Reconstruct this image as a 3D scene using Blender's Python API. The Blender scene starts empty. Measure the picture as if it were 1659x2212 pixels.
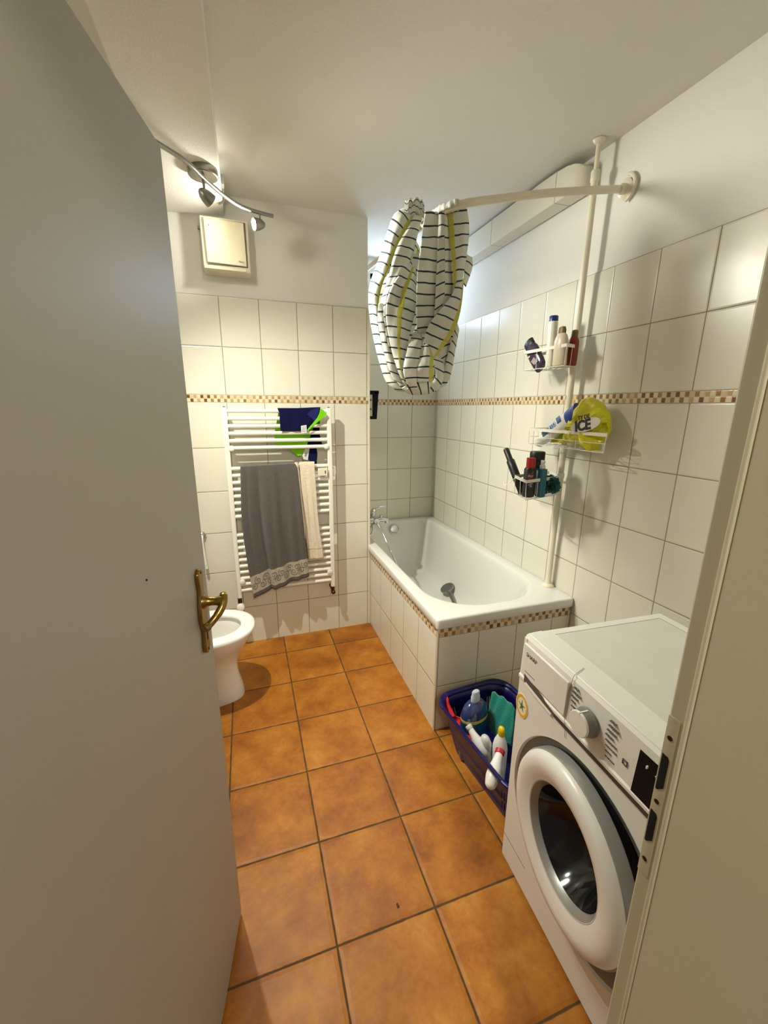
import bpy, bmesh, math, random
from mathutils import Vector, Matrix
from mathutils import noise as mnoise
random.seed(7)
PI = math.pi
COL = bpy.context.scene.collection

# ------------------------------------------------------------------ camera solve (photo 1659 x 2212)
F, YAW, PITCH, ROLL, H = 889.7464, 0.3204, -0.2471, 0.0073, 1.4838
fw = Vector((math.sin(YAW)*math.cos(PITCH), math.cos(YAW)*math.cos(PITCH), math.sin(PITCH)))
rt = Vector((math.cos(YAW), -math.sin(YAW), 0))
up = rt.cross(fw)
rt, up = rt*math.cos(ROLL)+up*math.sin(ROLL), up*math.cos(ROLL)-rt*math.sin(ROLL)
EYE = Vector((0, 0, H))

def at(axis, val, u, v):
    """world point seen at photo pixel (u,v) on the plane axis=val (used only to measure the photo)"""
    d = fw + rt*((u-829.5)/F) - up*((v-1106)/F)
    i = 'xyz'.index(axis)
    return EYE + d*((val-EYE[i])/d[i])

R, D, YA, CEIL = 1.479, 2.548, 3.15, 2.525      # right wall, back wall, alcove wall, ceiling
AX = 0.745                                        # end of the back wall / alcove left side
XL, YN = -0.76, 0.262                              # left wall, near wall (room side)
TA, TH = 0.2045, 0.2525                           # wall tile pitch
MB, MT = 1.5087, 1.5485                           # mosaic band
TOP = MT + 2*TH

# ------------------------------------------------------------------ materials
def lin(c):
    return tuple(((x/255)/12.92 if x/255 <= .04045 else ((x/255+.055)/1.055)**2.4) for x in c)

class NT:
    def __init__(s, name):
        s.m = bpy.data.materials.new(name); s.m.use_nodes = True
        s.t = s.m.node_tree; s.n = s.t.nodes; s.l = s.t.links
        s.b = s.n['Principled BSDF']
    def new(s, typ, **kw):
        n = s.n.new(typ)
        for k, v in kw.items(): setattr(n, k, v)
        return n
    def put(s, sock, val):
        if isinstance(val, bpy.types.NodeSocket): s.l.new(val, sock)
        else: sock.default_value = val
    def math(s, op, a, b=None, c=None):
        n = s.new('ShaderNodeMath', operation=op); s.put(n.inputs[0], a)
        if b is not None: s.put(n.inputs[1], b)
        if c is not None: s.put(n.inputs[2], c)
        return n.outputs[0]
    def mix(s, f, a, b):
        n = s.new('ShaderNodeMix', data_type='RGBA'); s.put(n.inputs[0], f)
        s.put(n.inputs[6], a if isinstance(a, bpy.types.NodeSocket) else (*a, 1))
        s.put(n.inputs[7], b if isinstance(b, bpy.types.NodeSocket) else (*b, 1))
        return n.outputs[2]
    def mixf(s, f, a, b):
        n = s.new('ShaderNodeMix', data_type='FLOAT'); s.put(n.inputs[0], f); s.put(n.inputs[2], a); s.put(n.inputs[3], b)
        return n.outputs[0]
    def pos(s):
        g = s.new('ShaderNodeNewGeometry'); x = s.new('ShaderNodeSeparateXYZ'); s.l.new(g.outputs['Position'], x.inputs[0])
        return g.outputs['Position'], x.outputs
    def comb(s, x, y, z=0.0):
        n = s.new('ShaderNodeCombineXYZ')
        for i, v in enumerate((x, y, z)): s.put(n.inputs[i], v)
        return n.outputs[0]
    def noise(s, vec, scale, detail=2.0, rough=.5):
        n = s.new('ShaderNodeTexNoise'); s.put(n.inputs['Vector'], vec) if vec is not None else None
        n.inputs['Scale'].default_value = scale; n.inputs['Detail'].default_value = detail; n.inputs['Roughness'].default_value = rough
        return n.outputs['Fac']
    def white(s, vec):
        n = s.new('ShaderNodeTexWhiteNoise', noise_dimensions='3D'); s.put(n.inputs['Vector'], vec); return n.outputs['Value']
    def ramp(s, f, stops, interp='LINEAR'):
        n = s.new('ShaderNodeValToRGB'); s.put(n.inputs[0], f); n.color_ramp.interpolation = interp
        e = n.color_ramp.elements
        while len(e) < len(stops): e.new(.5)
        for i, (p, c) in enumerate(stops): e[i].position = p; e[i].color = (*c, 1)
        return n.outputs[0]
    def bump(s, h, strength=.2, dist=.002):
        n = s.new('ShaderNodeBump'); s.put(n.inputs['Height'], h); n.inputs['Strength'].default_value = strength
        n.inputs['Distance'].default_value = dist; s.l.new(n.outputs[0], s.b.inputs['Normal'])
    def setp(s, col=None, rough=None, metal=None, spec=None):
        if col is not None: s.put(s.b.inputs['Base Color'], col if isinstance(col, bpy.types.NodeSocket) else (*col, 1))
        if rough is not None: s.put(s.b.inputs['Roughness'], rough)
        if metal is not None: s.put(s.b.inputs['Metallic'], metal)
        if spec is not None: s.put(s.b.inputs['Specular IOR Level'], spec)

def plain(name, rgb, rough=.5, metal=0., spec=.5, var=.06, scale=12., bumps=0., bscale=200., coat=0.):
    n = NT(name); p, _ = n.pos()
    c = lin(rgb); f = n.noise(p, scale, 3)
    col = n.mix(f, tuple(x*(1-var) for x in c), tuple(min(1, x*(1+var)) for x in c))
    n.setp(col, rough, metal, spec)
    if coat: n.b.inputs['Coat Weight'].default_value = coat; n.b.inputs['Coat Roughness'].default_value = .08
    if bumps: n.bump(n.noise(p, bscale, 3), bumps, .003)
    return n.m

TILE_C = (224, 221, 205); GROUT_C = (150, 138, 112)
def tile_mat(name, axis, u0, mb=MB, mt=MT, a=TA, h=TH, tile=TILE_C, grout=GROUT_C):
    n = NT(name); p, xyz = n.pos(); u = xyz['XYZ'.index(axis)]; z = xyz[2]
    ua = n.math('DIVIDE', n.math('SUBTRACT', u, u0), a)
    below = n.math('LESS_THAN', z, (mb+mt)/2)
    z0 = n.mixf(below, mt, mb)
    za = n.math('DIVIDE', n.math('SUBTRACT', z, z0), h)
    def edge(v, size):
        fr = n.math('FRACT', n.math('ADD', v, 100.))
        d = n.math('MINIMUM', fr, n.math('SUBTRACT', 1., fr))
        return n.math('MULTIPLY', d, size)
    d = n.math('MINIMUM', edge(ua, a), edge(za, h))
    mr = n.new('ShaderNodeMapRange'); n.put(mr.inputs[0], d); mr.inputs[1].default_value = .0013; mr.inputs[2].default_value = .0024
    tilef = mr.outputs[0]
    mr2 = n.new('ShaderNodeMapRange'); n.put(mr2.inputs[0], d); mr2.inputs[1].default_value = .0012; mr2.inputs[2].default_value = .0065
    cell = n.comb(n.math('FLOOR', n.math('ADD', ua, 100.)), n.math('FLOOR', n.math('ADD', za, 100.)), u0)
    r = n.white(cell)
    st = n.noise(p, 9, 4, .6)
    c = lin(tile)
    k = n.math('ADD', n.math('MULTIPLY', r, .05), n.math('MULTIPLY', st, .16))
    base = n.mix(k, c, tuple(x*y for x, y in zip(c, (.62, .55, .45))))
    gv = n.noise(p, 30, 2)
    g = lin(grout); gc = n.mix(gv, tuple(x*.7 for x in g), tuple(min(1, x*1.15) for x in g))
    n.setp(n.mix(tilef, gc, base), n.mixf(tilef, .85, .27), 0., .4)
    hgt = n.math('ADD', mr2.outputs[0], n.math('MULTIPLY', n.noise(p, 14, 3), .55))
    n.bump(hgt, .32, .0035)
    return n.m

def mosaic_mat(name, axis, z0, u0=0., cu=.0172, cz=.0199):
    n = NT(name); p, xyz = n.pos(); u = xyz['XYZ'.index(axis)]; z = xyz[2]
    ua = n.math('ADD', n.math('DIVIDE', n.math('SUBTRACT', u, u0), cu), 200.)
    za = n.math('ADD', n.math('DIVIDE', n.math('SUBTRACT', z, z0), cz), 10.)
    iu, iz = n.math('FLOOR', ua), n.math('FLOOR', za)
    par = n.math('MODULO', n.math('ADD', iu, iz), 2.)
    r = n.white(n.comb(iu, iz, 3.3)); r2 = n.white(n.comb(iu, iz, 8.1))
    dark = n.ramp(r, [(0, lin((190, 158, 112))), (.25, lin((160, 120, 74))), (.45, lin((178, 144, 100))), (.65, lin((116, 74, 38))), (.82, lin((146, 106, 62)))], 'CONSTANT')
    light = n.ramp(r2, [(0, lin((218, 206, 178))), (.4, lin((206, 186, 150))), (.75, lin((214, 200, 170)))], 'CONSTANT')
    col = n.mix(n.math('LESS_THAN', par, .5), light, dark)
    def edge(v):
        fr = n.math('FRACT', v); return n.math('MINIMUM', fr, n.math('SUBTRACT', 1., fr))
    d = n.math('MINIMUM', edge(ua), edge(za))
    t = n.math('GREATER_THAN', d, .07)
    n.setp(n.mix(t, lin((205, 186, 150)), col), n.mixf(t, .8, .25))
    n.bump(n.math('MINIMUM', n.math('MULTIPLY', d, 5.), 1.), .4, .0015)
    return n.m

def floor_mat():
    n = NT('terracotta_tiles'); p, xyz = n.pos(); s = .305
    ua = n.math('DIVIDE', n.math('SUBTRACT', xyz[0], -.1605), s); va = n.math('DIVIDE', n.math('SUBTRACT', xyz[1], 2.3542), s)
    wob = n.math('MULTIPLY', n.math('SUBTRACT', n.noise(p, 25, 2), .5), .004)
    def edge(v):
        fr = n.math('FRACT', n.math('ADD', v, 50.)); return n.math('MULTIPLY', n.math('MINIMUM', fr, n.math('SUBTRACT', 1., fr)), s)
    d = n.math('ADD', n.math('MINIMUM', edge(ua), edge(va)), wob)
    mr = n.new('ShaderNodeMapRange'); n.put(mr.inputs[0], d); mr.inputs[1].default_value = .0022; mr.inputs[2].default_value = .0042
    mr2 = n.new('ShaderNodeMapRange'); n.put(mr2.inputs[0], d); mr2.inputs[1].default_value = .001; mr2.inputs[2].default_value = .014
    cell = n.comb(n.math('FLOOR', ua), n.math('FLOOR', va), 1.7); r = n.white(cell)
    off = n.new('ShaderNodeVectorMath', operation='ADD'); n.put(off.inputs[0], p)
    wn = n.new('ShaderNodeTexWhiteNoise'); n.put(wn.inputs['Vector'], cell); n.put(off.inputs[1], wn.outputs['Color'])
    q = off.outputs[0]
    big = n.noise(q, 7, 4, .6); fine = n.noise(q, 60, 4, .65)
    f = n.math('ADD', n.math('MULTIPLY', big, .75), n.math('ADD', n.math('MULTIPLY', fine, .25), n.math('MULTIPLY', r, .08)))
    col = n.ramp(f, [(.3, lin((116, 64, 11))), (.48, lin((154, 90, 17))), (.62, lin((174, 110, 28))), (.78, lin((196, 136, 54)))])
    g = n.mix(n.noise(p, 20, 2), lin((58, 42, 20)), lin((98, 72, 38)))
    n.setp(n.mix(mr.outputs[0], g, col), n.mixf(mr.outputs[0], .9, n.mixf(fine, .38, .6)), 0., .4)
    hh = n.math('ADD', mr2.outputs[0], n.math('ADD', n.math('MULTIPLY', fine, .25), n.math('MULTIPLY', n.noise(q, 22, 3), .35)))
    n.bump(hh, .45, .004)
    return n.m

def plaster(name, rgb, b=.25):
    return plain(name, rgb, .85, 0, .2, .02, 6, b, 140)

M = {}
M['plaster'] = plaster('wall_paint', (228, 226, 218))
M['ceil'] = plaster('ceiling_paint', (222, 219, 210), .3)
M['tile_bx'] = tile_mat('tiles_back_wall', 'X', -.2936)
M['tile_ry'] = tile_mat('tiles_right_wall', 'Y', 1.0768)
M['tile_ax'] = tile_mat('tiles_alcove', 'X', 1.071)
M['tile_ly'] = tile_mat('tiles_side', 'Y', .1)
M['mos_x'] = mosaic_mat('mosaic_x', 'X', MB); M['mos_y'] = mosaic_mat('mosaic_y', 'Y', MB)
M['apron_y'] = tile_mat('tiles_apron_side', 'Y', 1.494, .4895, .62)
M['apron_x'] = tile_mat('tiles_apron_end', 'X', .7555, .4895, .62)
M['mosa_y'] = mosaic_mat('mosaic_apron_side', 'Y', .4895, cz=.0235, cu=.0195); M['mosa_x'] = mosaic_mat('mosaic_apron_end', 'X', .4895, cz=.0235, cu=.0195)
M['floor'] = floor_mat()
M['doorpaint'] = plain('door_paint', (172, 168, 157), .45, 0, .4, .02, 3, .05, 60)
M['framepaint'] = plain('frame_paint', (206, 200, 168), .4, 0, .4, .03, 5, .08, 90)
M['trimcream'] = plain('trim_cream', (224, 214, 186), .4)
M['dark'] = plain('dark_hole', (18, 12, 8), .9)
M['brass'] = plain('aged_brass', (150, 122, 66), .3, 1., .5, .25, 40)
M['darkbrass'] = plain('dark_brass', (92, 64, 40), .4, 1., .5, .25, 40)
M['chrome'] = plain('chrome', (205, 205, 205), .14, 1.)
M['nickel'] = plain('brushed_nickel', (150, 148, 142), .38, 1.)
M['enamel'] = plain('white_enamel', (222, 221, 213), .14, 0, .5, .01, 3, 0, 1, .3)
M['ceramic'] = plain('white_ceramic', (236, 233, 226), .12, 0, .5, .01, 3, 0, 1, .4)
M['seat'] = plain('toilet_seat_white', (244, 244, 240), .22)
M['radwhite'] = plain('radiator_white', (236, 232, 218), .3)
M['pole'] = plain('cream_plastic', (226, 220, 196), .35)
M['wire'] = plain('white_coated_wire', (236, 233, 220), .3)
M['fan'] = plain('aged_plastic', (226, 217, 192), .4); M['fancover'] = plain('yellowed_cover', (236, 226, 192), .35)
M['wmwhite'] = plain('appliance_white', (226, 222, 214), .3, 0, .5, .01); M['wmtop'] = plain('appliance_top', (222, 220, 208), .42, 0, .5, .015)
M['silver'] = plain('silver_plastic', (150, 150, 145), .35, .3); M['greyplastic'] = plain('grey_plastic', (120, 118, 110), .45)
M['seam'] = plain('grey_gap', (110, 104, 92), .7)
M['black'] = plain('black_gloss', (10, 10, 11), .15, 0, .5, .2); M['blackmat'] = plain('black_plastic', (16, 16, 18), .45)
M['print'] = plain('grey_print', (92, 88, 84), .6); M['white'] = plain('white_plastic', (238, 237, 230), .35)

def glass_mat():
    n = NT('door_glass'); n.setp(lin((12, 14, 16)), .09, 0., .5); n.pos()
    return n.m
M['glass'] = glass_mat()

def emit(name, rgb, s):
    n = NT(name); e = n.new('ShaderNodeEmission'); e.inputs[0].default_value = (*rgb, 1); e.inputs[1].default_value = s
    p, _ = n.pos()
    n.l.new(e.outputs[0], n.n['Material Output'].inputs[0]); return n.m

def cloth(name, rgb, rough=.95, var=.35, scale=260, b=.7, sheen=.3):
    n = NT(name); p, _ = n.pos(); c = lin(rgb)
    f = n.noise(p, scale, 3, .6); g = n.noise(p, 25, 2)
    f2 = n.math('ADD', n.math('MULTIPLY', f, .8), n.math('MULTIPLY', g, .2))
    n.setp(n.mix(f2, tuple(x*(1-var) for x in c), tuple(min(1, x*(1+var)) for x in c)), rough, 0, .1)
    n.b.inputs['Sheen Weight'].default_value = sheen
    n.bump(f, b, .006); return n.m

# ------------------------------------------------------------------ mesh builder
def frame_z(d):
    d = d.normalized(); a = Vector((0, 0, 1)) if abs(d.z) < .9 else Vector((1, 0, 0))
    x = a.cross(d).normalized(); return x, d.cross(x), d

class MB_:
    def __init__(s): s.bm = bmesh.new(); s.uv = s.bm.loops.layers.uv.new('UVMap')
    def face(s, vs, mi=0, uvs=None):
        try: f = s.bm.faces.new(vs)
        except ValueError: return None
        f.material_index = mi; f.smooth = True
        if uvs:
            for l, q in zip(f.loops, uvs): l[s.uv].uv = q
        return f
    def v(s, p): return s.bm.verts.new(p)
    def box(s, a, b, mi=0):
        x0, y0, z0 = a; x1, y1, z1 = b
        V = [s.v((x, y, z)) for z in (z0, z1) for y in (y0, y1) for x in (x0, x1)]
        for q in ((0, 2, 3, 1), (4, 5, 7, 6), (0, 1, 5, 4), (2, 6, 7, 3), (0, 4, 6, 2), (1, 3, 7, 5)): s.face([V[i] for i in q], mi)
        return s
    def obox(s, o, ax, ay, az, mi=0):
        """box from corner o along three edge vectors"""
        o, ax, ay, az = map(Vector, (o, ax, ay, az))
        V = [s.v(o+ax*i+ay*j+az*k) for k in (0, 1) for j in (0, 1) for i in (0, 1)]
        for q in ((0, 2, 3, 1), (4, 5, 7, 6), (0, 1, 5, 4), (2, 6, 7, 3), (0, 4, 6, 2), (1, 3, 7, 5)): s.face([V[i] for i in q], mi)
        return s
    def loft(s, loops, closed=True, cap0=True, cap1=True, mi=0, uv=False):
        L = [[s.v(p) for p in lp] for lp in loops]; n = len(L[0])
        for i in range(len(L)-1):
            for j in range(n if closed else n-1):
                k = (j+1) % n
                s.face([L[i][j], L[i][k], L[i+1][k], L[i+1][j]], mi)
        if closed and cap0: s.face(L[0][::-1], mi)
        if closed and cap1: s.face(L[-1], mi)
        return s
    def tube(s, pts, r, n=12, cap=True, mi=0):
        pts = [Vector(p) for p in pts]; rs = r if isinstance(r, (list, tuple)) else [r]*len(pts)
        loops = []; x = None
        for i, p in enumerate(pts):
            d = (pts[min(i+1, len(pts)-1)]-pts[max(i-1, 0)]).normalized()
            if x is None: x, y, _ = frame_z(d)
            else:
                x = (x-d*x.dot(d)).normalized(); y = d.cross(x)
            loops.append([p+x*(rs[i]*math.cos(2*PI*k/n))+y*(rs[i]*math.sin(2*PI*k/n)) for k in range(n)])
        return s.loft(loops, True, cap, cap, mi)
    def lathe(s, prof, o=(0, 0, 0), d=(0, 0, 1), n=32, mi=0, sx=1., sy=1., xref=None, cap0=True, cap1=True):
        """prof: (radius, height) pairs along axis d from o"""
        o = Vector(o); x, y, z = frame_z(Vector(d))
        if xref is not None:
            x = Vector(xref); x = (x-z*x.dot(z)).normalized(); y = z.cross(x)
        loops = [[o+z*h+x*(max(r, 1e-4)*sx*math.cos(2*PI*k/n))+y*(max(r, 1e-4)*sy*math.sin(2*PI*k/n)) for k in range(n)] for r, h in prof]
        return s.loft(loops, True, cap0, cap1, mi)
    def prism(s, poly, e, mi=0):
        """polygon (3d points) extruded by vector e"""
        e = Vector(e); a = [Vector(p) for p in poly]
        return s.loft([a, [p+e for p in a]], True, True, True, mi)
    def grid(s, P, mi=0, uv=None):
        L = [[s.v(p) for p in row] for row in P]
        for i in range(len(P)-1):
            for j in range(len(P[0])-1):
                q = [(i, j), (i, j+1), (i+1, j+1), (i+1, j)]
                s.face([L[a][b] for a, b in q], mi, [uv[a][b] for a, b in q] if uv else None)
        return s
    def sphere(s, c, r, n=16, m=10, sc=(1, 1, 1), mi=0):
        c = Vector(c); loops = []
        for i in range(m+1):
            t = -PI/2+PI*i/m; rr = max(math.cos(t), 1e-3)
            loops.append([c+Vector((r*sc[0]*rr*math.cos(2*PI*k/n), r*sc[1]*rr*math.sin(2*PI*k/n), r*sc[2]*math.sin(t))) for k in range(n)])
        return s.loft(loops)

MATS = {}   # world matrix of each linked object
def link(o, mtx, parent=None):
    COL.objects.link(o)
    if parent is not None: o.parent = parent
    MATS[o.name] = mtx

def build(mb, name, mats, parent=None, local=False, bevel=0., seg=2, solid=0., sharp=40, subsurf=0, kind=None, label=None, category=None, group=None, origin=None, solid_off=0.):
    """link the collected geometry as ONE mesh object. Geometry is in world space (or in the root's space if local)."""
    bm = mb.bm
    bmesh.ops.recalc_face_normals(bm, faces=bm.faces[:]) if solid == 0 else None
    root = Matrix.Identity(4)
    if parent is not None:
        root = MATS[parent.name]
        if not local: bm.transform(root.inverted())
        else:
            # geometry given in the space of the top-level thing
            top = parent
            while top.parent: top = top.parent
            bm.transform(root.inverted() @ MATS[top.name])
    vs = [v.co for v in bm.verts]
    lo = Vector([min(c[i] for c in vs) for i in range(3)]); hi = Vector([max(c[i] for c in vs) for i in range(3)])
    if origin is not None: o0 = Vector(origin)
    elif parent is None: o0 = Vector(((lo.x+hi.x)/2, (lo.y+hi.y)/2, lo.z))
    else: o0 = (lo+hi)/2
    bm.transform(Matrix.Translation(-o0))
    me = bpy.data.meshes.new(name); bm.to_mesh(me); bm.free()
    for m in (mats if isinstance(mats, (list, tuple)) else [mats]): me.materials.append(m)
    try: me.set_sharp_from_angle(angle=math.radians(sharp))
    except Exception: pass
    o = bpy.data.objects.new(name, me); o.location = o0
    link(o, root @ Matrix.Translation(o0), parent)
    if bevel:
        b = o.modifiers.new('Bevel', 'BEVEL'); b.width = bevel; b.segments = seg; b.limit_method = 'ANGLE'; b.angle_limit = .6
    if solid:
        b = o.modifiers.new('Solidify', 'SOLIDIFY'); b.thickness = solid; b.offset = solid_off
    if subsurf:
        b = o.modifiers.new('Subsurf', 'SUBSURF'); b.levels = subsurf; b.render_levels = subsurf
    if kind: o['kind'] = kind
    if label: o['label'] = label
    if category: o['category'] = category
    if group: o['group'] = group
    return o

def thing(name, label, cat, loc, rotz=0., group=None, kind=None):
    o = bpy.data.objects.new(name, None); o.empty_display_size = .05
    o.location = loc; o.rotation_euler = (0, 0, rotz)
    link(o, Matrix.Translation(Vector(loc)) @ Matrix.Rotation(rotz, 4, 'Z'))
    o['label'] = label; o['category'] = cat
    if group: o['group'] = group
    if kind: o['kind'] = kind
    return o

def text(name, s, size, mat, parent, o, xdir, ydir, extr=.0006, bold=0., local=False, align='LEFT'):
    cu = bpy.data.curves.new('t', 'FONT'); cu.body = s; cu.size = size; cu.extrude = extr; cu.offset = bold; cu.align_x = align; cu.resolution_u = 3
    t = bpy.data.objects.new('t', cu); COL.objects.link(t)
    me = bpy.data.meshes.new_from_object(t); bpy.data.objects.remove(t)
    x = Vector(xdir).normalized(); y = Vector(ydir); y = (y-x*y.dot(x)).normalized(); z = x.cross(y)
    mx = Matrix((x, y, z)).transposed().to_4x4(); mx.translation = Vector(o)
    mb = MB_(); mb.bm.free(); mb.bm = bmesh.new(); mb.bm.from_mesh(me); mb.bm.transform(mx)
    return build(mb, name, mat, parent, local=local)

def spline(pts, n=8):
    """Catmull-Rom through points"""
    P = [Vector(p) for p in pts]; out = []
    for i in range(len(P)-1):
        a, b, c, d = P[max(i-1, 0)], P[i], P[i+1], P[min(i+2, len(P)-1)]
        for k in range(n):
            t = k/n
            out.append(.5*((2*b)+(c-a)*t+(2*a-5*b+4*c-d)*t*t+(3*b-a-3*c+d)*t**3))
    out.append(P[-1]); return out

def resample(pts, n):
    P = [Vector(p) for p in pts]; L = [0]
    for a, b in zip(P, P[1:]): L.append(L[-1]+(b-a).length)
    out = []
    j = 0
    for i in range(n):
        t = L[-1]*i/(n-1)
        while j < len(P)-2 and L[j+1] < t: j += 1
        w = (t-L[j])/max(1e-9, L[j+1]-L[j]); out.append(P[j].lerp(P[j+1], min(1, max(0, w))))
    return out

O3 = (0, 0, 0)
# ------------------------------------------------------------------ room
def struct(mb, name, mats, **k): return build(mb, name, mats, None, kind='structure', origin=O3, **k)
struct(MB_().box((XL-.1, -.6, -.08), (R+.1, YA+.1, 0)), 'floor', M['floor'], label='orange terracotta tile floor with dark grout')
struct(MB_().box((XL-.1, YN-.16, CEIL), (R+.1, YA+.1, CEIL+.1)), 'ceiling', M['ceil'], label='white painted ceiling')
# right wall: plaster with tile cladding 7 mm proud
w = MB_().box((R+.007, YN-.16, 0), (R+.1, YA+.1, CEIL))
for z0, z1, mi in ((0, MB, 1), (MB, MT, 2), (MT, TOP, 1)): w.box((R, YN-.0, z0), (R+.007, YA, z1), mi)
struct(w, 'wall_right', [M['plaster'], M['tile_ry'], M['mos_y']], label='cream tiled wall with a mosaic border beside the bathtub')
# back wall block (front face + alcove side)
w = MB_().box((XL-.1, D+.007, 0), (AX-.007, YA+.1, CEIL))
for z0, z1, mi in ((0, MB, 1), (MB, MT, 2), (MT, TOP, 1)): w.box((XL, D, z0), (AX-.007, D+.007, z1), mi)
for z0, z1, mi in ((0, MB, 3), (MB, MT, 4), (MT, TOP, 3)): w.box((AX-.007, D+.004, z0), (AX, YA, z1), mi)
struct(w, 'wall_back', [M['plaster'], M['tile_bx'], M['mos_x'], M['tile_ly'], M['mos_y']], label='cream tiled back wall behind the towel radiator')
struct(MB_().box((AX-.008, D-.002, 0), (AX+.002, D+.004, TOP)), 'trim_1', M['trimcream'], label='pale corner bead on the tiled wall end')
# alcove end wall with a small window opening high up
WX0, WX1, WZ0, WZ1 = .93, 1.34, 2.11, 2.43
w = MB_()
for a, b in (((AX, 0), (R+.1, WZ0)), ((AX, WZ1), (R+.1, CEIL)), ((AX, WZ0), (WX0, WZ1)), ((WX1, WZ0), (R+.1, WZ1))):
    w.box((a[0], YA+.007, a[1]), (b[0], YA+.12, b[1]))
for z0, z1, mi in ((0, MB, 1), (MB, MT, 2), (MT, TOP, 1)): w.box((AX, YA, z0), (R, YA+.007, z1), mi)
struct(w, 'wall_far', [M['plaster'], M['tile_ax'], M['mos_x']], label='tiled end wall of the bath alcove')
w = MB_()
for a, b in (((WX0, WZ0), (WX1, WZ0+.04)), ((WX0, WZ1-.04), (WX1, WZ1)), ((WX0, WZ0), (WX0+.04, WZ1)), ((WX1-.04, WZ0), (WX1, WZ1))):
    w.box((a[0], YA+.03, a[1]), (b[0], YA+.08, b[1]))
win = struct(w, 'window_1', M['white'], label='small high window at the end of the bath alcove', bevel=.004)
build(MB_().box((WX0+.04, YA+.05, WZ0+.04), (WX1-.04, YA+.056, WZ1-.04)), 'pane', emit('frosted_daylight', (.62, .78, 1.), 9.), win)
# left wall
w = MB_().box((XL-.1, YN-.16, 0), (XL-.007, D+.05, CEIL))
for z0, z1, mi in ((0, MB, 1), (MB, MT, 2), (MT, TOP, 1)): w.box((XL-.007, YN, z0), (XL, D, z1), mi)
struct(w, 'wall_left', [M['plaster'], M['tile_ly'], M['mos_y']], label='tiled wall behind the toilet')
# near wall round the doorway
DX0, DX1, DZ = -.285, .468, 1.985
w = MB_()
for a, b in (((XL-.1, 0), (DX0-.03, CEIL)), ((DX1+.03, 0), (R+.1, CEIL)), ((DX0-.03, DZ+.03), (DX1+.03, CEIL))):
    w.box((a[0], YN-.14, a[1]), (b[0], YN, b[1]))
struct(w, 'wall_front', M['plaster'], label='wall around the doorway')
# plaster beam under the ceiling on the left
SX0, SX1, SZ = -.29, -.027, 2.43
sec = [(SX1, CEIL), (SX1, SZ), (SX0, SZ-.016), (SX0-.13, CEIL)]
struct(MB_().prism([(x, YN, z) for x, z in sec], (0, D-YN+.003, 0)), 'trim_2', M['ceil'], label='white plastered beam under the ceiling above the toilet', bevel=.003)
# tiled pipe boxing along the right wall under the ceiling
bx = tile_mat('tiles_boxing', 'Y', 1.795, 2.52, 2.53, .52, .6)
P0, P1 = 1.60, YA
sec = []
loops = []
for y, dz, dx in ((1.640, .060, .030), (1.646, .048, .055), (1.662, .034, .074), (1.69, .022, .084), (1.73, .012, .086), (1.80, .004, .086), (1.9, 0, .086), (2.6, 0, .086), (YA, 0, .086)):
    xf = R-dx; zt, zb = 2.512-dz, 2.385
    loops.append([(R, y, zb), (xf, y, zb), (xf, y, zt), (R, y, zt)])
struct(MB_().loft(loops), 'trim_3', bx, label='white tiled pipe boxing under the ceiling along the bath wall', bevel=.004)

# ------------------------------------------------------------------ door frame (right jamb + left jamb + head)
def jamb(side):
    mb = MB_(); s = 1 if side == 'r' else -1
    x = .462 if side == 'r' else DX0+.002
    mb.box((min(x, x+s*.045), .272, 0), (max(x, x+s*.045), .292, DZ))              # rebate with the strike plate
    mb.tube([(x-s*.0015, .2695, 0), (x-s*.0015, .2695, DZ)], .0042, 8)               # seal
    mb.box((min(x-s*.004, x+s*.045), .10, 0), (max(x-s*.004, x+s*.045), .266, DZ))   # lining
    mb.box((min(x-s*.004, x+s*.075), .082, 0), (max(x-s*.004, x+s*.075), .10, DZ+.03))  # casing, hall side
    mb.box((min(x+s*.012, x+s*.075), .281, 0), (max(x+s*.012, x+s*.075), .300, DZ+.03))
    return mb
mb = jamb('r'); l = jamb('l')
me_tmp = bpy.data.meshes.new('tmp'); l.bm.to_mesh(me_tmp); l.bm.free(); mb.bm.from_mesh(me_tmp); bpy.data.meshes.remove(me_tmp)
mb.box((DX0-.03, .10, DZ), (DX1+.03, .292, DZ+.04))
fr = struct(mb, 'trim_4', M['framepaint'], bevel=.0025, label='cream painted door frame with strike plate')
# strike plate with real openings drawn as recessed dark pockets
sp = MB_().box((.4612, .2775, .885), (.4622, .2925, 1.128))
spo = build(sp, 'strike_plate', M['framepaint'], fr, bevel=.0004)
for z0, z1 in ((1.020, 1.073), (.9365, .9865)):
    mb = MB_()
    poly = [(.2815, z0+.008), (.2815, z1-.004), (.2835, z1), (.2905, z1+.001), (.2905, z0+.001), (.2885, z0)]
    mb.prism([(.4606, y, z) for y, z in poly], (.002, 0, 0)); build(mb, 'latch_opening', M['dark'], spo)
for z in (1.099, 1.0035, .909):
    mb = MB_().lathe([(.0032, 0), (.0032, .0006), (.0018, .0008), (.0016, .0002)], (.4613, .2858, z), (-1, 0, 0), 14); build(mb, 'screw', M['darkbrass'], spo)

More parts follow.
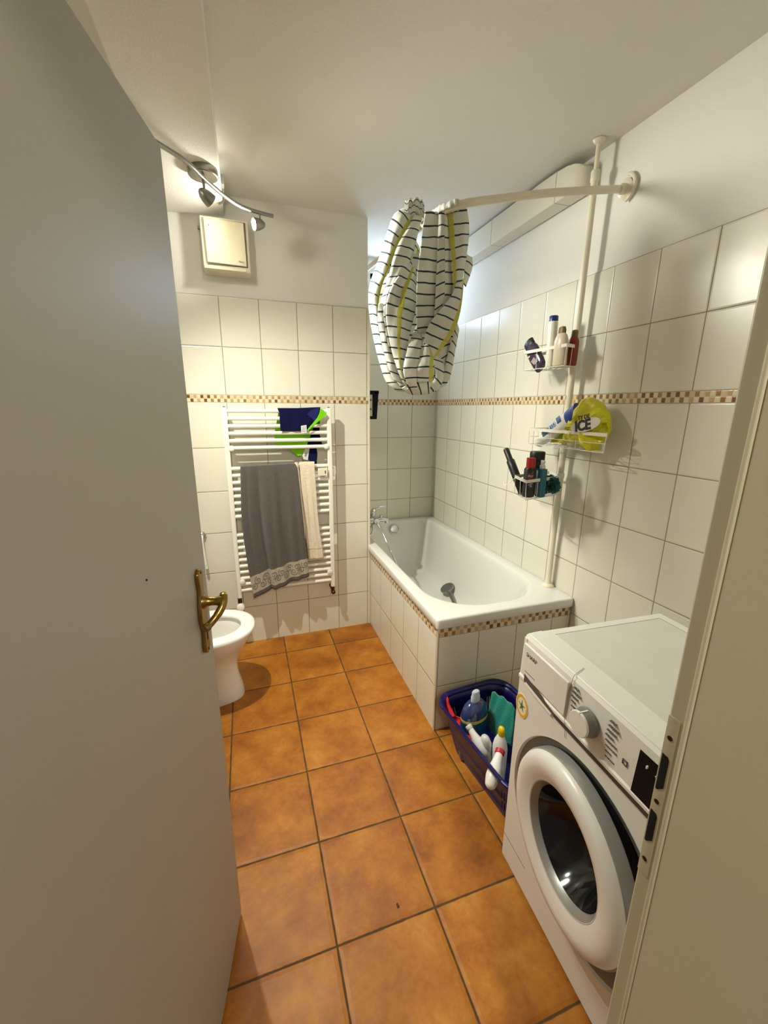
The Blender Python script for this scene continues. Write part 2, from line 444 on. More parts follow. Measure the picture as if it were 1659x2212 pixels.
# ------------------------------------------------------------------ door leaf
dr = Vector((.18949, .98188, 0)); dn = Vector((dr.y, -dr.x, 0))      # along the leaf, and out of its face into the room
DP = Vector((-.113, .997, 0)); LW = .745
def dp(s, off, z): return DP+dr*s+dn*off+Vector((0, 0, z))
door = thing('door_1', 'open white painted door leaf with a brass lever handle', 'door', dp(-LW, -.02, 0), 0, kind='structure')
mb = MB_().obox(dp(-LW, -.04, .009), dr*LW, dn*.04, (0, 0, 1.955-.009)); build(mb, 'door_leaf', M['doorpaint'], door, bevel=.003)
prof = [(0, .003), (.008, .0125), (.02, .0135), (.034, .0115), (.05, .0095), (.066, .013), (.084, .0175), (.1, .0185), (.118, .0185), (.134, .0145), (.15, .0105), (.17, .0125), (.186, .0145), (.198, .012), (.205, .003)]
hw = [(1.138-d, w) for d, w in prof]
poly = [(-.066+w*1.2, z) for z, w in hw]+[(-.066-w*1.2, z) for z, w in reversed(hw)]
mb = MB_().prism([dp(s, 0, z) for s, z in poly], dn*.010)
hp = build(mb, 'handle_plate', M['brass'], door, bevel=.0045, seg=4)
mb = MB_().lathe([(.017, 0), (.0165, .006), (.012, .012), (.0095, .022), (.0098, .032), (.0125, .04), (.013, .045)], dp(-.066, .005, 1.06), dn, 24)
mb.tube(spline([dp(-.055, .0495, 1.072), dp(-.064, .052, 1.066), dp(-.076, .052, 1.054), dp(-.086, .045, 1.040), dp(-.096, .035, 1.028), dp(-.106, .026, 1.02), dp(-.114, .02, 1.017)], 5),
        [.007]*3+[.0095]*6+[.0088]*8+[.008]*8+[.0095]*5+[.007], 14)
build(mb, 'lever', M['brass'], door, sharp=60)
mb = MB_().prism([dp(-.0655+x, .0098, z) for x, z in ((-.0022, .965), (.0022, .965), (.0022, .985), (.004, .992), (0, .997), (-.004, .992), (-.0022, .985))], dn*.0008); build(mb, 'keyhole', M['dark'], hp)
for z in (1.13, .942): build(MB_().lathe([(.003, 0), (.0028, .002), (.001, .0026)], dp(-.066, .0092, z), dn, 12), 'screw', M['darkbrass'], hp)
build(MB_().sphere(dp(-.296, .0, 1.212), .0022, 8, 6), 'paint_chip', M['dark'], door)
for z in (.25, 1.7): build(MB_().lathe([(.008, 0), (.008, .08)], dp(-LW-.004, -.045, z), (0, 0, 1), 12), 'hinge', M['nickel'], door)

# ------------------------------------------------------------------ bathtub
ZR = .587
tub = thing('bathtub', 'white enamel bathtub with tiled apron in the alcove', 'bathtub', (1.11, 2.3, 0))
def rr(x0, x1, y0, y1, rad, z, n=96, rads=None):
    """rounded rectangle loop, corner radii (x0y0, x1y0, x1y1, x0y1)"""
    rs = rads or (rad,)*4; pts = []
    cs = [(x0+rs[0], y0+rs[0], PI, rs[0]), (x1-rs[1], y0+rs[1], 1.5*PI, rs[1]), (x1-rs[2], y1-rs[2], 0, rs[2]), (x0+rs[3], y1-rs[3], .5*PI, rs[3])]
    m = n//4
    for cx, cy, a0, r in cs:
        for k in range(m):
            a = a0+PI/2*k/(m-1); pts.append(Vector((cx+r*math.cos(a), cy+r*math.sin(a), z)))
    return pts
TX0, TX1, TY0, TY1 = .735, R-.003, 1.468, YA-.003
loops = [rr(TX0+.004, TX1, TY0+.004, TY1, .012, ZR-.048), rr(TX0, TX1, TY0, TY1, .012, ZR-.044), rr(TX0, TX1, TY0, TY1, .014, ZR-.008), rr(TX0+.003, TX1-.002, TY0+.003, TY1-.002, .014, ZR-.002), rr(TX0+.009, TX1-.006, TY0+.009, TY1-.006, .012, ZR)]
IX0, IX1, IY0, IY1 = .800, R-.075, 1.548, YA-.075
def inner(z, ins, near, far, rd):
    return rr(IX0+ins, IX1-ins*1.0, IY0+near, IY1-far, .1, z, rads=rd)
loops += [inner(ZR, -.012, -.012, -.012, (.25, .26, .09, .09)), inner(ZR-.002, -.004, -.004, -.004, (.25, .26, .09, .09)), inner(ZR-.01, .004, .005, .004, (.25, .26, .09, .09)), inner(ZR-.03, .01, .014, .008, (.25, .26, .09, .09)),
          inner(.48, .022, .045, .02, (.25, .26, .09, .09)), inner(.38, .035, .10, .035, (.24, .25, .09, .09)), inner(.28, .05, .18, .052, (.23, .24, .09, .09)), inner(.22, .066, .26, .07, (.21, .22, .09, .09)), inner(.19, .085, .32, .09, (.2, .2, .09, .09)), inner(.175, .115, .38, .12, (.17, .17, .08, .08)), inner(.17, .16, .48, .18, (.1, .1, .05, .05))]
mb = MB_().loft(loops, True, False, True)
build(mb, 'tub_shell', M['enamel'], tub, sharp=50)
# tiled surround: long side (faces the room) and near end
mb = MB_()
for z0, z1, mi in ((0, .4895, 0), (.4895, .5365, 1)):
    mb.box((.748, 1.489, z0), (.765, D-.004, z1), mi)
for z0, z1, mi in ((0, .4895, 2), (.4895, .5365, 3)):
    mb.box((.7525, 1.485, z0), (R-.002, 1.500, z1), mi)
build(mb, 'tiled_apron', [M['apron_y'], M['mosa_y'], M['apron_x'], M['mosa_x']], tub)
build(MB_().box((.7468, 1.4838, 0), (.7535, 1.4905, .536)), 'corner_bead', M['trimcream'], tub)
mb = MB_().lathe([(.041, 0), (.041, .008), (.038, .013), (.034, .012), (.0325, .006), (.03, .009), (.004, .012)], at('y', 3.045, 852, 1143)+Vector((0, .004, 0)), (0, -1, .06), 28)
build(mb, 'overflow_cover', M['chrome'], tub)
build(MB_().lathe([(.032, 0), (.03, .003), (.022, .002), (.018, .006), (.003, .007)], (1.10, 2.72, .171), (0, 0, 1), 24), 'drain_plug', M['chrome'], tub)

# hand shower lying in the tub, hose up to the mixer
hs = thing('hand_shower', 'chrome hand shower lying in the bottom of the bathtub', 'shower head', (1.28, 2.47, .2))
hd = at('z', .235, 966, 1270); he = at('z', .215, 983, 1306)
ax = (he-hd).normalized(); nrm = Vector((-.45, -.85, .36)); nrm = (nrm-ax*nrm.dot(ax)).normalized()
mb = MB_().lathe([(.02, -.03), (.038, -.022), (.05, -.008), (.052, 0), (.05, .005), (.047, .006)], hd, nrm, 32)
mb.tube(spline([hd+ax*.02-nrm*.012, hd+ax*.06-nrm*.012, hd+ax*.12-nrm*.006, he+ax*.03], 5), [.02]*5+[.015]*5+[.0125]*6, 16)
build(mb, 'shower_body', M['nickel'], hs)
mb = MB_().lathe([(.046, .0045), (.044, .008), (.03, .009), (.004, .0085)], hd, nrm, 32); face = build(mb, 'spray_face', plain('spray_face_grey', (92, 92, 90), .5), hs)
x, y, _ = frame_z(nrm); mb = MB_()
for rr_, cnt in ((.012, 6), (.023, 12), (.035, 18)):
    for k in range(cnt):
        c = hd+nrm*.0085+x*(rr_*math.cos(2*PI*k/cnt))+y*(rr_*math.sin(2*PI*k/cnt)); mb.lathe([(.0016, 0), (.0012, .003)], c, nrm, 6)
build(mb, 'nozzles', M['blackmat'], face)
# mixer tap on the alcove side wall
TY = 2.66
tap = thing('mixer_tap', 'chrome single lever bath mixer tap on the alcove wall', 'tap', (AX, TY, .74))
for dy in (-.075, .075): build(MB_().lathe([(.033, 0), (.033, .006), (.02, .012), (.018, .04)], (AX, TY+dy, .74), (1, 0, 0), 24), 'wall_rosette', M['chrome'], tap)
mb = MB_().tube([(AX+.055, TY-.10, .74), (AX+.055, TY-.09, .74), (AX+.055, TY+.09, .74), (AX+.055, TY+.10, .74)], [.019, .023, .023, .019], 20)
mb.tube(spline([(AX+.055, TY, .73), (AX+.09, TY, .726), (AX+.14, TY, .722), (AX+.165, TY, .715)], 5), [.02]*5+[.017]*5+[.014]*6, 16)
mb.tube([(AX+.155, TY, .716), (AX+.157, TY, .698)], .013, 16)
mb.tube([(AX+.055, TY, .73), (AX+.055, TY, .69)], .011, 14)
build(mb, 'tap_body', M['chrome'], tap)
mb = MB_().tube(spline([(AX+.055, TY, .757), (AX+.056, TY, .785), (AX+.075, TY, .80), (AX+.12, TY, .812), (AX+.15, TY, .815)], 5), [.02]*5+[.018]*5+[.009]*5+[.007]*6, 14)
build(mb, 'lever', M['chrome'], tap)
build(MB_().lathe([(.009, 0), (.009, .012), (.012, .014), (.012, .022), (.004, .025)], (AX+.115, TY, .735), (0, 0, 1), 16), 'diverter_knob', M['chrome'], tap)
pts = [(AX+.055, TY, .695), (AX+.06, TY-.005, .60), (AX+.05, TY-.02, .575)]
q = [at('x', .79, 800, 1152), at('x', .785, 812, 1140)]
hose = spline([(AX+.055, TY, .69), (AX+.053, TY-.005, .645), (AX+.022, TY-.02, .618), (AX+.018, TY-.04, .66), (AX+.028, TY-.06, .70), (AX+.045, TY-.11, .735), (AX+.06, TY-.19, .70), (AX+.075, TY-.27, .63), (AX+.10, TY-.31, .56), (AX+.16, TY-.32, .42), (AX+.23, TY-.38, .28), (AX+.33, TY-.52, .19), (AX+.43, TY-.52, .184), (AX+.475, TY-.44, .186), he+ax*.032], 8)
mb = MB_(); n = len(hose)
hose = resample(hose, 260)
mb.tube(hose, [.0072 if k % 2 else .0062 for k in range(len(hose))], 10)
build(mb, 'shower_hose', M['chrome'], hs)

# ------------------------------------------------------------------ washing machine (local frame: y = 0 far end .. -0.6 near end, x = 0 front .. back)
ang = -math.atan2(.0534, .9986)
wm = thing('washing_machine', 'white front loading washing machine with round glass door ajar, by the doorway', 'washing machine', (.729, .894, 0), ang)
WD, WW, WH = .50, .597, .85
CY, CZ, CR = -.287, .396, .262
def W(mb, name, mat, parent=None, **k): return build(mb, name, mat, parent or wm, local=True, **k)
# cabinet: sides, back, bottom, and a front skin with a round opening
mb = MB_()
mb.box((.004, -.012, .02), (WD, 0, .838)); mb.box((.004, -WW, .02), (WD, -WW+.012, .838)); mb.box((WD-.012, -WW, .02), (WD, 0, .838)); mb.box((.004, -WW, .02), (WD, 0, .035))
N = 96
def rect_pt(a, y0, y1, z0, z1, cy, cz):
    dy, dz = math.cos(a), math.sin(a); t = 1e9
    if dy > 1e-9: t = min(t, (y1-cy)/dy)
    if dy < -1e-9: t = min(t, (y0-cy)/dy)
    if dz > 1e-9: t = min(t, (z1-cz)/dz)
    if dz < -1e-9: t = min(t, (z0-cz)/dz)
    return cy+dy*t, cz+dz*t
FZ0, FZ1 = .02, .705
angs = sorted(set([2*PI*k/N for k in range(N)]+[math.atan2(z-CZ, y-CY) % (2*PI) for y in (0, -WW) for z in (FZ0, FZ1)]))
outer = [rect_pt(a, -WW, 0, FZ0, FZ1, CY, CZ) for a in angs]
L0 = [(.02, y, z) for y, z in outer]; L1 = [(0, y, z) for y, z in outer]
L2 = [(0, CY+CR*1.01*math.cos(a), CZ+CR*1.01*math.sin(a)) for a in angs]; L3 = [(.004, CY+CR*math.cos(a), CZ+CR*math.sin(a)) for a in angs]
L4 = [(.03, CY+CR*.94*math.cos(a), CZ+CR*.94*math.sin(a)) for a in angs]
mb.loft([L0, L1, L2, L3, L4], True, False, False)
W(mb, 'cabinet', M['wmwhite'], sharp=35)
ring = lambda r, x: [(x, CY+r*math.cos(a), CZ+r*math.sin(a)) for a in angs]
W(MB_().loft([ring(CR*.99, .006), ring(CR*.93, .012), ring(CR*.80, .03), ring(CR*.62, .06)], True, False, False), 'door_recess', M['greyplastic'])
W(MB_().loft([ring(CR*.62, .055), ring(CR*.60, .12), ring(CR*.66, .14), ring(CR*.66, .34)], True, False, True), 'drum', M['nickel'])
# service flap line below
W(MB_().box((-.0006, -.12, .109), (.001, -.001, .111)), 'plinth_seam', M['seam'])
# top
mb = MB_().box((.012, -WW, .838), (WD, 0, .850)); W(mb, 'top_panel', M['wmtop'], bevel=.004)
mb = MB_()
y0, y1, x0, x1 = -WW+.02, -.03, .085, WD-.035
for a, b in (((x0, y1), (x1, y1+.0025)), ((x0, y0), (x1, y0+.0025)), ((x1, y0), (x1+.0025, y1+.0025))): mb.box((a[0], a[1], .8495), (b[0], b[1], .8504))
W(mb, 'top_groove', M['seam'])
mb = MB_().box((x0, y0, .8496), (x1, y1, .8508)); W(mb, 'top_plate', plain('appliance_plate', (205, 203, 190), .5), bevel=.0005)
# control panel: a slanted fascia
sec = [(.03, .71), (-.004, .71), (-.004, .718), (0, .722), (.003, .80), (.006, .838), (.012, .846), (.03, .849), (.06, .85), (.06, .71)]
mb = MB_().prism([(x, 0, z) for x, z in sec], (0, -WW, 0)); W(mb, 'control_panel', M['wmwhite'], sharp=30)
W(MB_().box((-.0046, -WW+.002, .7005), (.01, -.165, .711)), 'panel_gap', plain('gap_dark', (66, 58, 48), .8))
# detergent drawer with handle slot
mb = MB_().box((-.0045, -.200, .728), (.004, -.012, .829)); dw = W(mb, 'detergent_drawer', M['wmwhite'], bevel=.003)
mb = MB_().prism([(-.0052, y, z) for y, z in ((-.028, .736), (-.028, .712), (-.156, .704), (-.165, .7015), (-.165, .711))], (.004, 0, 0)); W(mb, 'handle_slot', plain('slot_dark', (84, 76, 66), .8), dw)
mb = MB_().prism([(-.0054, y, z) for y, z in ((-.038, .716), (-.030, .704), (-.152, .694), (-.156, .704))], (.005, 0, 0)); W(mb, 'grip', M['white'], dw, bevel=.001)
text('brand_lettering', 'SHARP', .0165, M['print'], wm, (-.0052, -.028, .797), (0, -1, 0), (.08, 0, 1), local=True)
W(MB_().box((-.0049, -.075, .7455), (-.004, -.028, .7475)), 'drawer_print', M['print'])
# programme dial
kc = Vector((-.002, -.272, .775)); 
mb = MB_().lathe([(.034, 0), (.034, .004), (.0315, .006), (.030, .024)], kc, (-1, 0, .04), 40); kn = W(mb, 'programme_dial', M['greyplastic'])
W(MB_().lathe([(.0302, .0235), (.0302, .0265), (.0285, .0285), (.001, .029)], kc, (-1, 0, .04), 40), 'dial_cap', M['wmwhite'], kn)
W(MB_().obox(kc+Vector((-.028, -.0015, .012)), (0, .003, 0), (.026, 0, 0), (0, 0, .0205)), 'pointer', M['white'], kn)
random.seed(3)
for side in (0, 1):
    mb = MB_()
    for k in range(8):
        z = .826-k*.0128
        x = (-.209-.002*abs(k-2)) if side == 0 else (-.322-.002*abs(k-3))
        for wd in range(3 if k % 3 else 2):
            ln = random.uniform(.004, .011)
            if side == 0 and x-ln < (-.243 if k < 3 else -.236): break
            if side == 1 and x-ln < -.372: break
            mb.box((-.0012, x-ln, z-.0009), (.0045, x, z+.0009)); x -= ln+.002
    W(mb, 'programme_print', M['print'])
mb = MB_()
for a, b in (((-.385, .768), (-.373, .7695)), ((-.385, .758), (-.373, .7595)), ((-.385, .758), (-.3838, .7695)), ((-.3742, .758), (-.373, .7695))): mb.box((-.001, a[0], a[1]), (.004, b[0], b[1]))
W(mb, 'indicator_outline', M['print'])
dsp = W(MB_().obox((-.0022, -.404, .716), (0, -.17, 0), (.0045, 0, .0), (.006, 0, .104)), 'display', plain('display_black', (8, 8, 9), .5, 0, .2))
mb = MB_().box((-.0022, -.428, .797), (.002, -.426, .803)); mb.lathe([(.003, 0), (.003, .0012), (.002, .0014), (.002, .0002)], (.0032, -.447, .795), (-1, 0, 0), 14); W(mb, 'display_symbols', M['white'], dsp)
# door: hinged on the far side, standing slightly open
th = .085
dd = Vector((-th, -1, 0)).normalized(); dnn = Vector((-1, th, 0)).normalized()      # along the door, out of the door
DC = Vector((-.018, -.05, .418)) + dd*.228
def dring(r, off): return [DC-dd*(-r*math.cos(2*PI*k/72))*1.0+Vector((0, 0, r*math.sin(2*PI*k/72)))+dnn*off for k in range(72)]
mb = MB_().loft([dring(.140, .0), dring(.150, .003), dring(.172, .014), dring(.196, .012), dring(.207, .005), dring(.2125, -.004), dring(.2135, -.010)], True, False, False)
wd = W(mb, 'porthole_door', M['wmwhite'], sharp=60)
W(MB_().loft([dring(.2135, -.009), dring(.217, -.012), dring(.218, -.040), dring(.209, -.046), dring(.19, -.046)], True, False, False), 'silver_rim', M['silver'], wd)
W(MB_().loft([dring(.205, -.044), dring(.198, -.047), dring(.195, -.075), dring(.15, -.078)], True, False, False), 'door_back', M['blackmat'], wd)
W(MB_().loft([dring(.142, .001), dring(.136, -.004), dring(.128, -.018), dring(.126, -.022)], True, False, False), 'inner_bezel', M['silver'], wd)
W(MB_().loft([dring(.1275, -.018), dring(.120, -.034), dring(.105, -.06), dring(.085, -.085), dring(.06, -.1), dring(.02, -.107), dring(.002, -.108)], True, False, True), 'glass_bowl', M['glass'], wd)
# leaf sticker
sc = Vector((-.0012, -.026, .624))
def oval(a, b, off, n=40): return [sc+Vector((-off, a*math.cos(2*PI*k/n), b*math.sin(2*PI*k/n))) for k in range(n)]
A_, B_ = .030, .0385
st = W(MB_().prism(oval(A_, B_, 0), (.0012, 0, 0)), 'leaf_sticker', plain('sticker_cream', (232, 222, 190), .4))
mb = MB_(); mb.loft([oval(A_*.94, B_*.94, .0004), oval(A_*.94, B_*.94, .0006), oval(A_*.74, B_*.74, .0006), oval(A_*.74, B_*.74, .0004)], True, False, False); W(mb, 'yellow_ring', plain('sticker_yellow', (226, 172, 30), .4), st)
lp = []
for k in range(10):
    a = PI/2+2*PI*k/10; r = (.019, .0055)[k % 2]*(1.0 if k in (0, 2, 8) else .85)
    lp.append(sc+Vector((-.0005, -r*math.cos(a)*.9, r*math.sin(a)*1.15)))
W(MB_().prism(lp, (-.0004, 0, 0)), 'green_leaf', plain('leaf_green', (58, 118, 44), .5), st)
for x, y in ((.05, -.06), (.05, -WW+.06), (WD-.06, -.06), (WD-.06, -WW+.06)):
    W(MB_().lathe([(.02, 0), (.02, .012), (.012, .014), (.012, .024)], (x, y, 0), (0, 0, 1), 16), 'foot', M['blackmat'])
wmM = MATS[wm.name]
# thin grey thread over the front edge
q = [(.05, -.185, .8515), (.035, -.192, .8518), (.015, -.2, .8515), (.004, -.204, .845), (-.0035, -.203, .80), (-.0055, -.2035, .75), (-.0055, -.205, .715), (-.003, -.206, .70), (-.002, -.209, .675)]
mb = MB_().tube([wmM @ p for p in spline(q, 5)], .0006, 6)
build(mb, 'thread', M['greyplastic'], None, label='thin grey thread hanging over the front edge of the washing machine', category='thread')

# ------------------------------------------------------------------ towel radiator
RX0, RX1, RY = -.103, .472, 2.468
rad = thing('towel_radiator', 'tall white ladder towel radiator on the back wall', 'radiator', ((RX0+RX1)/2, 2.52, .33))
for x in (RX0, RX1):
    p = build(MB_().box((x-.0135, RY-.012, .352), (x+.0135, RY+.020, 1.482)), 'post', M['radwhite'], rad, bevel=.006, seg=3)
    build(MB_().lathe([(.0075, 0), (.0075, .004), (.004, .006)], (x, RY+.004, 1.482), (0, 0, 1), 12), 'vent_plug', M['nickel'], p)
ROWS = [1.463, 1.422, 1.381, 1.341, 1.300, 1.260]+[1.145-.0400*k for k in range(8)]+[.752-.0390*k for k in range(10)]
for z in ROWS:
    build(MB_().tube([(RX0+.008, RY, z), (RX1-.008, RY, z)], .0108, 14), 'rail', M['radwhite'], rad)
for x in (RX0+.022, RX1-.022):
    for z in (1.26, .46):
        mb = MB_().lathe([(.016, 0), (.016, .007), (.012, .010), (.003, .0105)], (x, RY-.010, z), (0, -1, 0), 20)
        mb.tube([(x, RY, z-.012), (x, D-.002, z-.012)], .009, 10); build(mb, 'wall_bracket', M['radwhite'], rad)
b = build(MB_().box((.395, RY-.026, 1.085), (.452, RY-.008, 1.132)), 'heat_meter', M['fan'], rad, bevel=.004)
build(MB_().box((.434, RY-.0268, 1.100), (.441, RY-.0255, 1.118)), 'meter_window', M['print'], b)
build(MB_().box((.486, RY+.012, 1.075), (.502, RY+.05, 1.128)), 'sensor_box', M['white'], rad, bevel=.003)
mb = MB_().tube([(RX0-.002, RY, .354), (RX0-.002, RY, .318)], .0125, 14); mb.tube([(RX0-.002, RY, .325), (RX0-.002, D, .315)], .010, 12); v = build(mb, 'valve', M['darkbrass'], rad)
mb = MB_().lathe([(.010, -.012), (.0215, -.008), (.0235, 0), (.0235, .022), (.021, .030), (.016, .033), (.003, .033)], (RX0, RY-.006, .298), (0, -1, .15), 28); build(mb, 'thermostat_head', M['white'], v)
mb = MB_().tube([(RX1-.002, RY, .354), (RX1-.002, RY, .31)], [.013, .011], 14); mb.tube([(RX1-.002, RY, .33), (RX1-.002, D, .33)], .010, 12); mb.lathe([(.012, 0), (.014, .008), (.010, .016)], (RX1, RY-.004, .318), (0, -1, -.4), 14)
build(mb, 'valve', M['darkbrass'], rad)

def drape(name, left, right, zbar, yfront, back, amp, mat, solid, nx=44, ny=60, par=None, ph=0., freq=2.6, crease=(), ret=False, ybar=RY, **k):
    """cloth hung over a rail: front sheet between two photo edges, rolled over the rail, back sheet behind it"""
    Lp = resample([at('y', yfront, *p) for p in left], ny); Rp = resample([at('y', yfront, *p) for p in right], ny)
    P = []
    def wave(s, t): return (sum(-d_*math.exp(-((s-c_-.03*t)/w_)**2) for c_, w_, d_ in crease)*min(1, .25+t*1.5)) + amp*(.12+.88*min(1, t*2.2))*(math.sin(2*PI*(freq*s+ph))+.55*math.sin(2*PI*(freq*2.1*s+.3+ph))+.25*math.sin(2*PI*(s*7.3+t*.4)))
    front = []
    for i in range(ny):
        t = i/(ny-1); row = []
        for j in range(nx):
            s = j/(nx-1); p = Lp[i].lerp(Rp[i], s); p = Vector((p.x, p.y-.011-abs(amp)*1.2-max([q[2] for q in crease]+[0])*min(1, .25+t*1.5)*.9-wave(s, t), p.z)); row.append(p)
        front.append(row)
    over = []
    for a in (20, 55, 90, 125, 160):
        row = []
        for j in range(nx):
            p = front[0][j]; r = .0155; a_ = math.radians(a)
            row.append(Vector((p.x, ybar-r*math.cos(a_)*1.0, zbar+r*math.sin(a_))))
        over.append(row)
    backr = []
    for i in range(1, 16):
        t = i/15; row = []
        for j in range(nx):
            p = front[0][j]; row.append(Vector((p.x+.01*t, ybar+.017+.008*math.sin(j*.5+t), zbar-back*t)))
        backr.append(row)
    G = list(reversed(backr))+list(reversed(over))+front
    nb = len(backr)+len(over)
    uv = [[(j/(nx-1), (i-nb)/(ny-1)) for j in range(nx)] for i in range(len(G))]
    o = build(MB_().grid(G, 0, uv), name, mat, par, solid=solid, sharp=80, **k)
    return (o, front) if ret else o

# grey terry towel with a pale woven border
def grey_mat():
    n = NT('grey_terry'); p, _ = n.pos(); u = n.new('ShaderNodeTexCoord').outputs['UV']; x = n.new('ShaderNodeSeparateXYZ'); n.l.new(u, x.inputs[0]); v = x.outputs[1]
    f = n.noise(p, 230, 3, .6); c = lin((96, 90, 86))
    terry = n.mix(f, tuple(q*.55 for q in c), tuple(q*1.45 for q in c))
    band = n.math('MULTIPLY', n.math('GREATER_THAN', v, .825), n.math('LESS_THAN', v, .962))
    b = lin((176, 168, 150)); f2 = n.noise(p, 500, 2)
    n.setp(n.mix(band, terry, n.mix(f2, tuple(q*.8 for q in b), tuple(q*1.1 for q in b))), .95, 0, .1)
    n.b.inputs['Sheen Weight'].default_value = .3
    n.bump(n.math('MULTIPLY', f, n.mixf(band, 1., .15)), .9, .008); return n.m
gt, GF = drape('bath_towel', [(519, 1008), (520, 1050), (521, 1100), (527, 1160), (535, 1210), (542, 1250), (549, 1284)], [(640, 1001), (645, 1050), (650, 1100), (655, 1150), (661, 1200), (665, 1238)],
    1.145, RY-.004, .50, .011, grey_mat(), .006, ret=True, ph=.15, freq=2.3, crease=((.30, .035, .022), (.10, .03, .012), (.62, .06, .008)), label='large dark grey terry towel with a pale scroll border on the radiator', category='towel')
def on_front(s, t):
    i = min(len(GF)-2, max(0, int(t*(len(GF)-1)))); fi = t*(len(GF)-1)-i; j = min(len(GF[0])-2, max(0, int(s*(len(GF[0])-1)))); fj = s*(len(GF[0])-1)-j
    a = GF[i][j].lerp(GF[i][j+1], fj); b = GF[i+1][j].lerp(GF[i+1][j+1], fj); p = a.lerp(b, fi)
    return Vector((p.x, p.y-.0046, p.z))
mb = MB_()
TWD, THT = .26, .50     # towel size in metres used to keep scrolls round
for k in range(14):
    cs, ct = .05+.069*k, (.872 if k % 2 else .915)
    sgn = 1 if k % 2 else -1
    pts = []
    for i in range(34):
        a = i/33*2*PI*1.55; r = .0022+.0135*(i/33)
        pts.append(on_front(min(.99, max(.01, cs+r*math.cos(sgn*a+k)/TWD)), min(.96, max(.826, ct+r*math.sin(sgn*a+k)/THT))))
    mb.tube(pts, .0015, 5)
build(mb, 'scroll_pattern', cloth('scroll_thread', (104, 98, 88), .9, .1, 300, .2), gt)
# cream towel
cream = cloth('cream_terry', (232, 218, 194), .95, .14, 190, .8)
ct, CF = drape('hand_towel', [(646, 999), (650, 1050), (655, 1100), (659, 1150), (664, 1190), (666, 1207)], [(678, 998), (681, 1050), (685, 1110), (690, 1155), (695, 1185), (697, 1204)],
    1.145, RY-.008, .3, .004, cream, .012, nx=26, ret=True, ph=.4, freq=1.2, label='folded cream towel hanging beside the grey towel on the radiator', category='towel')
Lp = resample([at('y', RY-.028, *p) for p in [(640, 999), (646, 1050), (652, 1110), (656, 1150), (659, 1172)]], 30)
mb = MB_().tube(Lp, [.011]*24+[.010, .009, .008, .006, .004, .002], 10); build(mb, 'rolled_edge', cream, ct)
i = int(.885*(len(CF)-1)); mb = MB_().tube([Vector((p.x, p.y-.0066, p.z)) for p in CF[i]], .0016, 5); build(mb, 'hem_seam', cloth('hem_beige', (196, 176, 140), .9, .1), ct)  # hem line in a darker beige than the towel
# navy and green microfibre towel over the top rails
navy = cloth('navy_microfibre', (8, 11, 56), .9, .3, 300, .4, .1); green = cloth('lime_microfibre', (120, 200, 16), .9, .1, 300, .3, .1)
nt = thing('microfibre_towel', 'navy blue towel with lime green lining over the top rails of the radiator', 'towel', at('y', RY, 650, 935))
fl = drape('front_flap', [(600, 884), (603, 892), (604, 912), (606, 931)], [(691, 880), (689, 894), (683, 908), (672, 922), (662, 929)], ROWS[0], RY-.004, .03, .0022, navy, .004, nx=30, ny=24, par=nt, ph=.2, freq=1.6)
def flap(name, poly, y0, mat, par, th=.003, local=False):
    return build(MB_().prism([at('y', y0+(q[2] if len(q) > 2 else 0), q[0], q[1]) for q in poly], (0, th, 0)), name, mat, par, bevel=.001)
flap('folded_corner', [(692, 882), (699, 886), (706, 895), (701, 901), (690, 909), (676, 921), (664, 933), (664, 928), (676, 914), (685, 903), (690, 893)], RY-.031, green, nt)
flap('turned_flap', [(664, 895), (672, 886), (690, 880), (689, 893), (684, 905), (679, 910), (673, 903)], RY-.0275, cloth('navy_inside', (22, 27, 92), .9, .2, 300, .4), nt, .002)
flap('back_lining', [(601, 893), (690, 884), (690, 912), (676, 925), (668, 950), (657, 970), (651, 984), (644, 985), (625, 970), (594, 960), (593, 935)], RY+.0185, green, nt)
flap('back_flap', [(683, 884), (692, 886), (690, 935), (696, 960), (684, 962), (683, 1003), (676, 1003), (668, 990), (664, 962), (666, 945), (676, 924)], RY+.0230, navy, nt)
flap('back_fold', [(668, 962), (683, 962), (686, 980), (684, 1004), (677, 1003), (665, 992)], RY+.0175, navy, nt)
ws = flap('white_band', [(659, 970), (664, 961), (669, 966), (665, 994), (655, 992), (653, 984)], RY+.0165, cloth('white_band', (214, 214, 208), .9, .05), nt, .001)
o1 = at('y', RY+.0158, 661, 987); text('band_letters', 'AIV', .017, navy, ws, o1, (.42, 0, .95), (-.95, 0, .42))
lb = flap('care_label', [(650, 920), (662, 918), (663, 935), (651, 936)], RY-.032, cloth('label_white', (222, 222, 222), .9, .04), nt, .0008)
mb = MB_()
for k in range(4):
    a = at('y', RY-.0327, 652.5, 922.5+3*k); b_ = at('y', RY-.0327, 660.5, 921.5+3*k); mb.box((a.x, a.y, a.z-.0012), (b_.x, a.y+.0008, a.z+.0004))
build(mb, 'label_print', M['print'], lb)

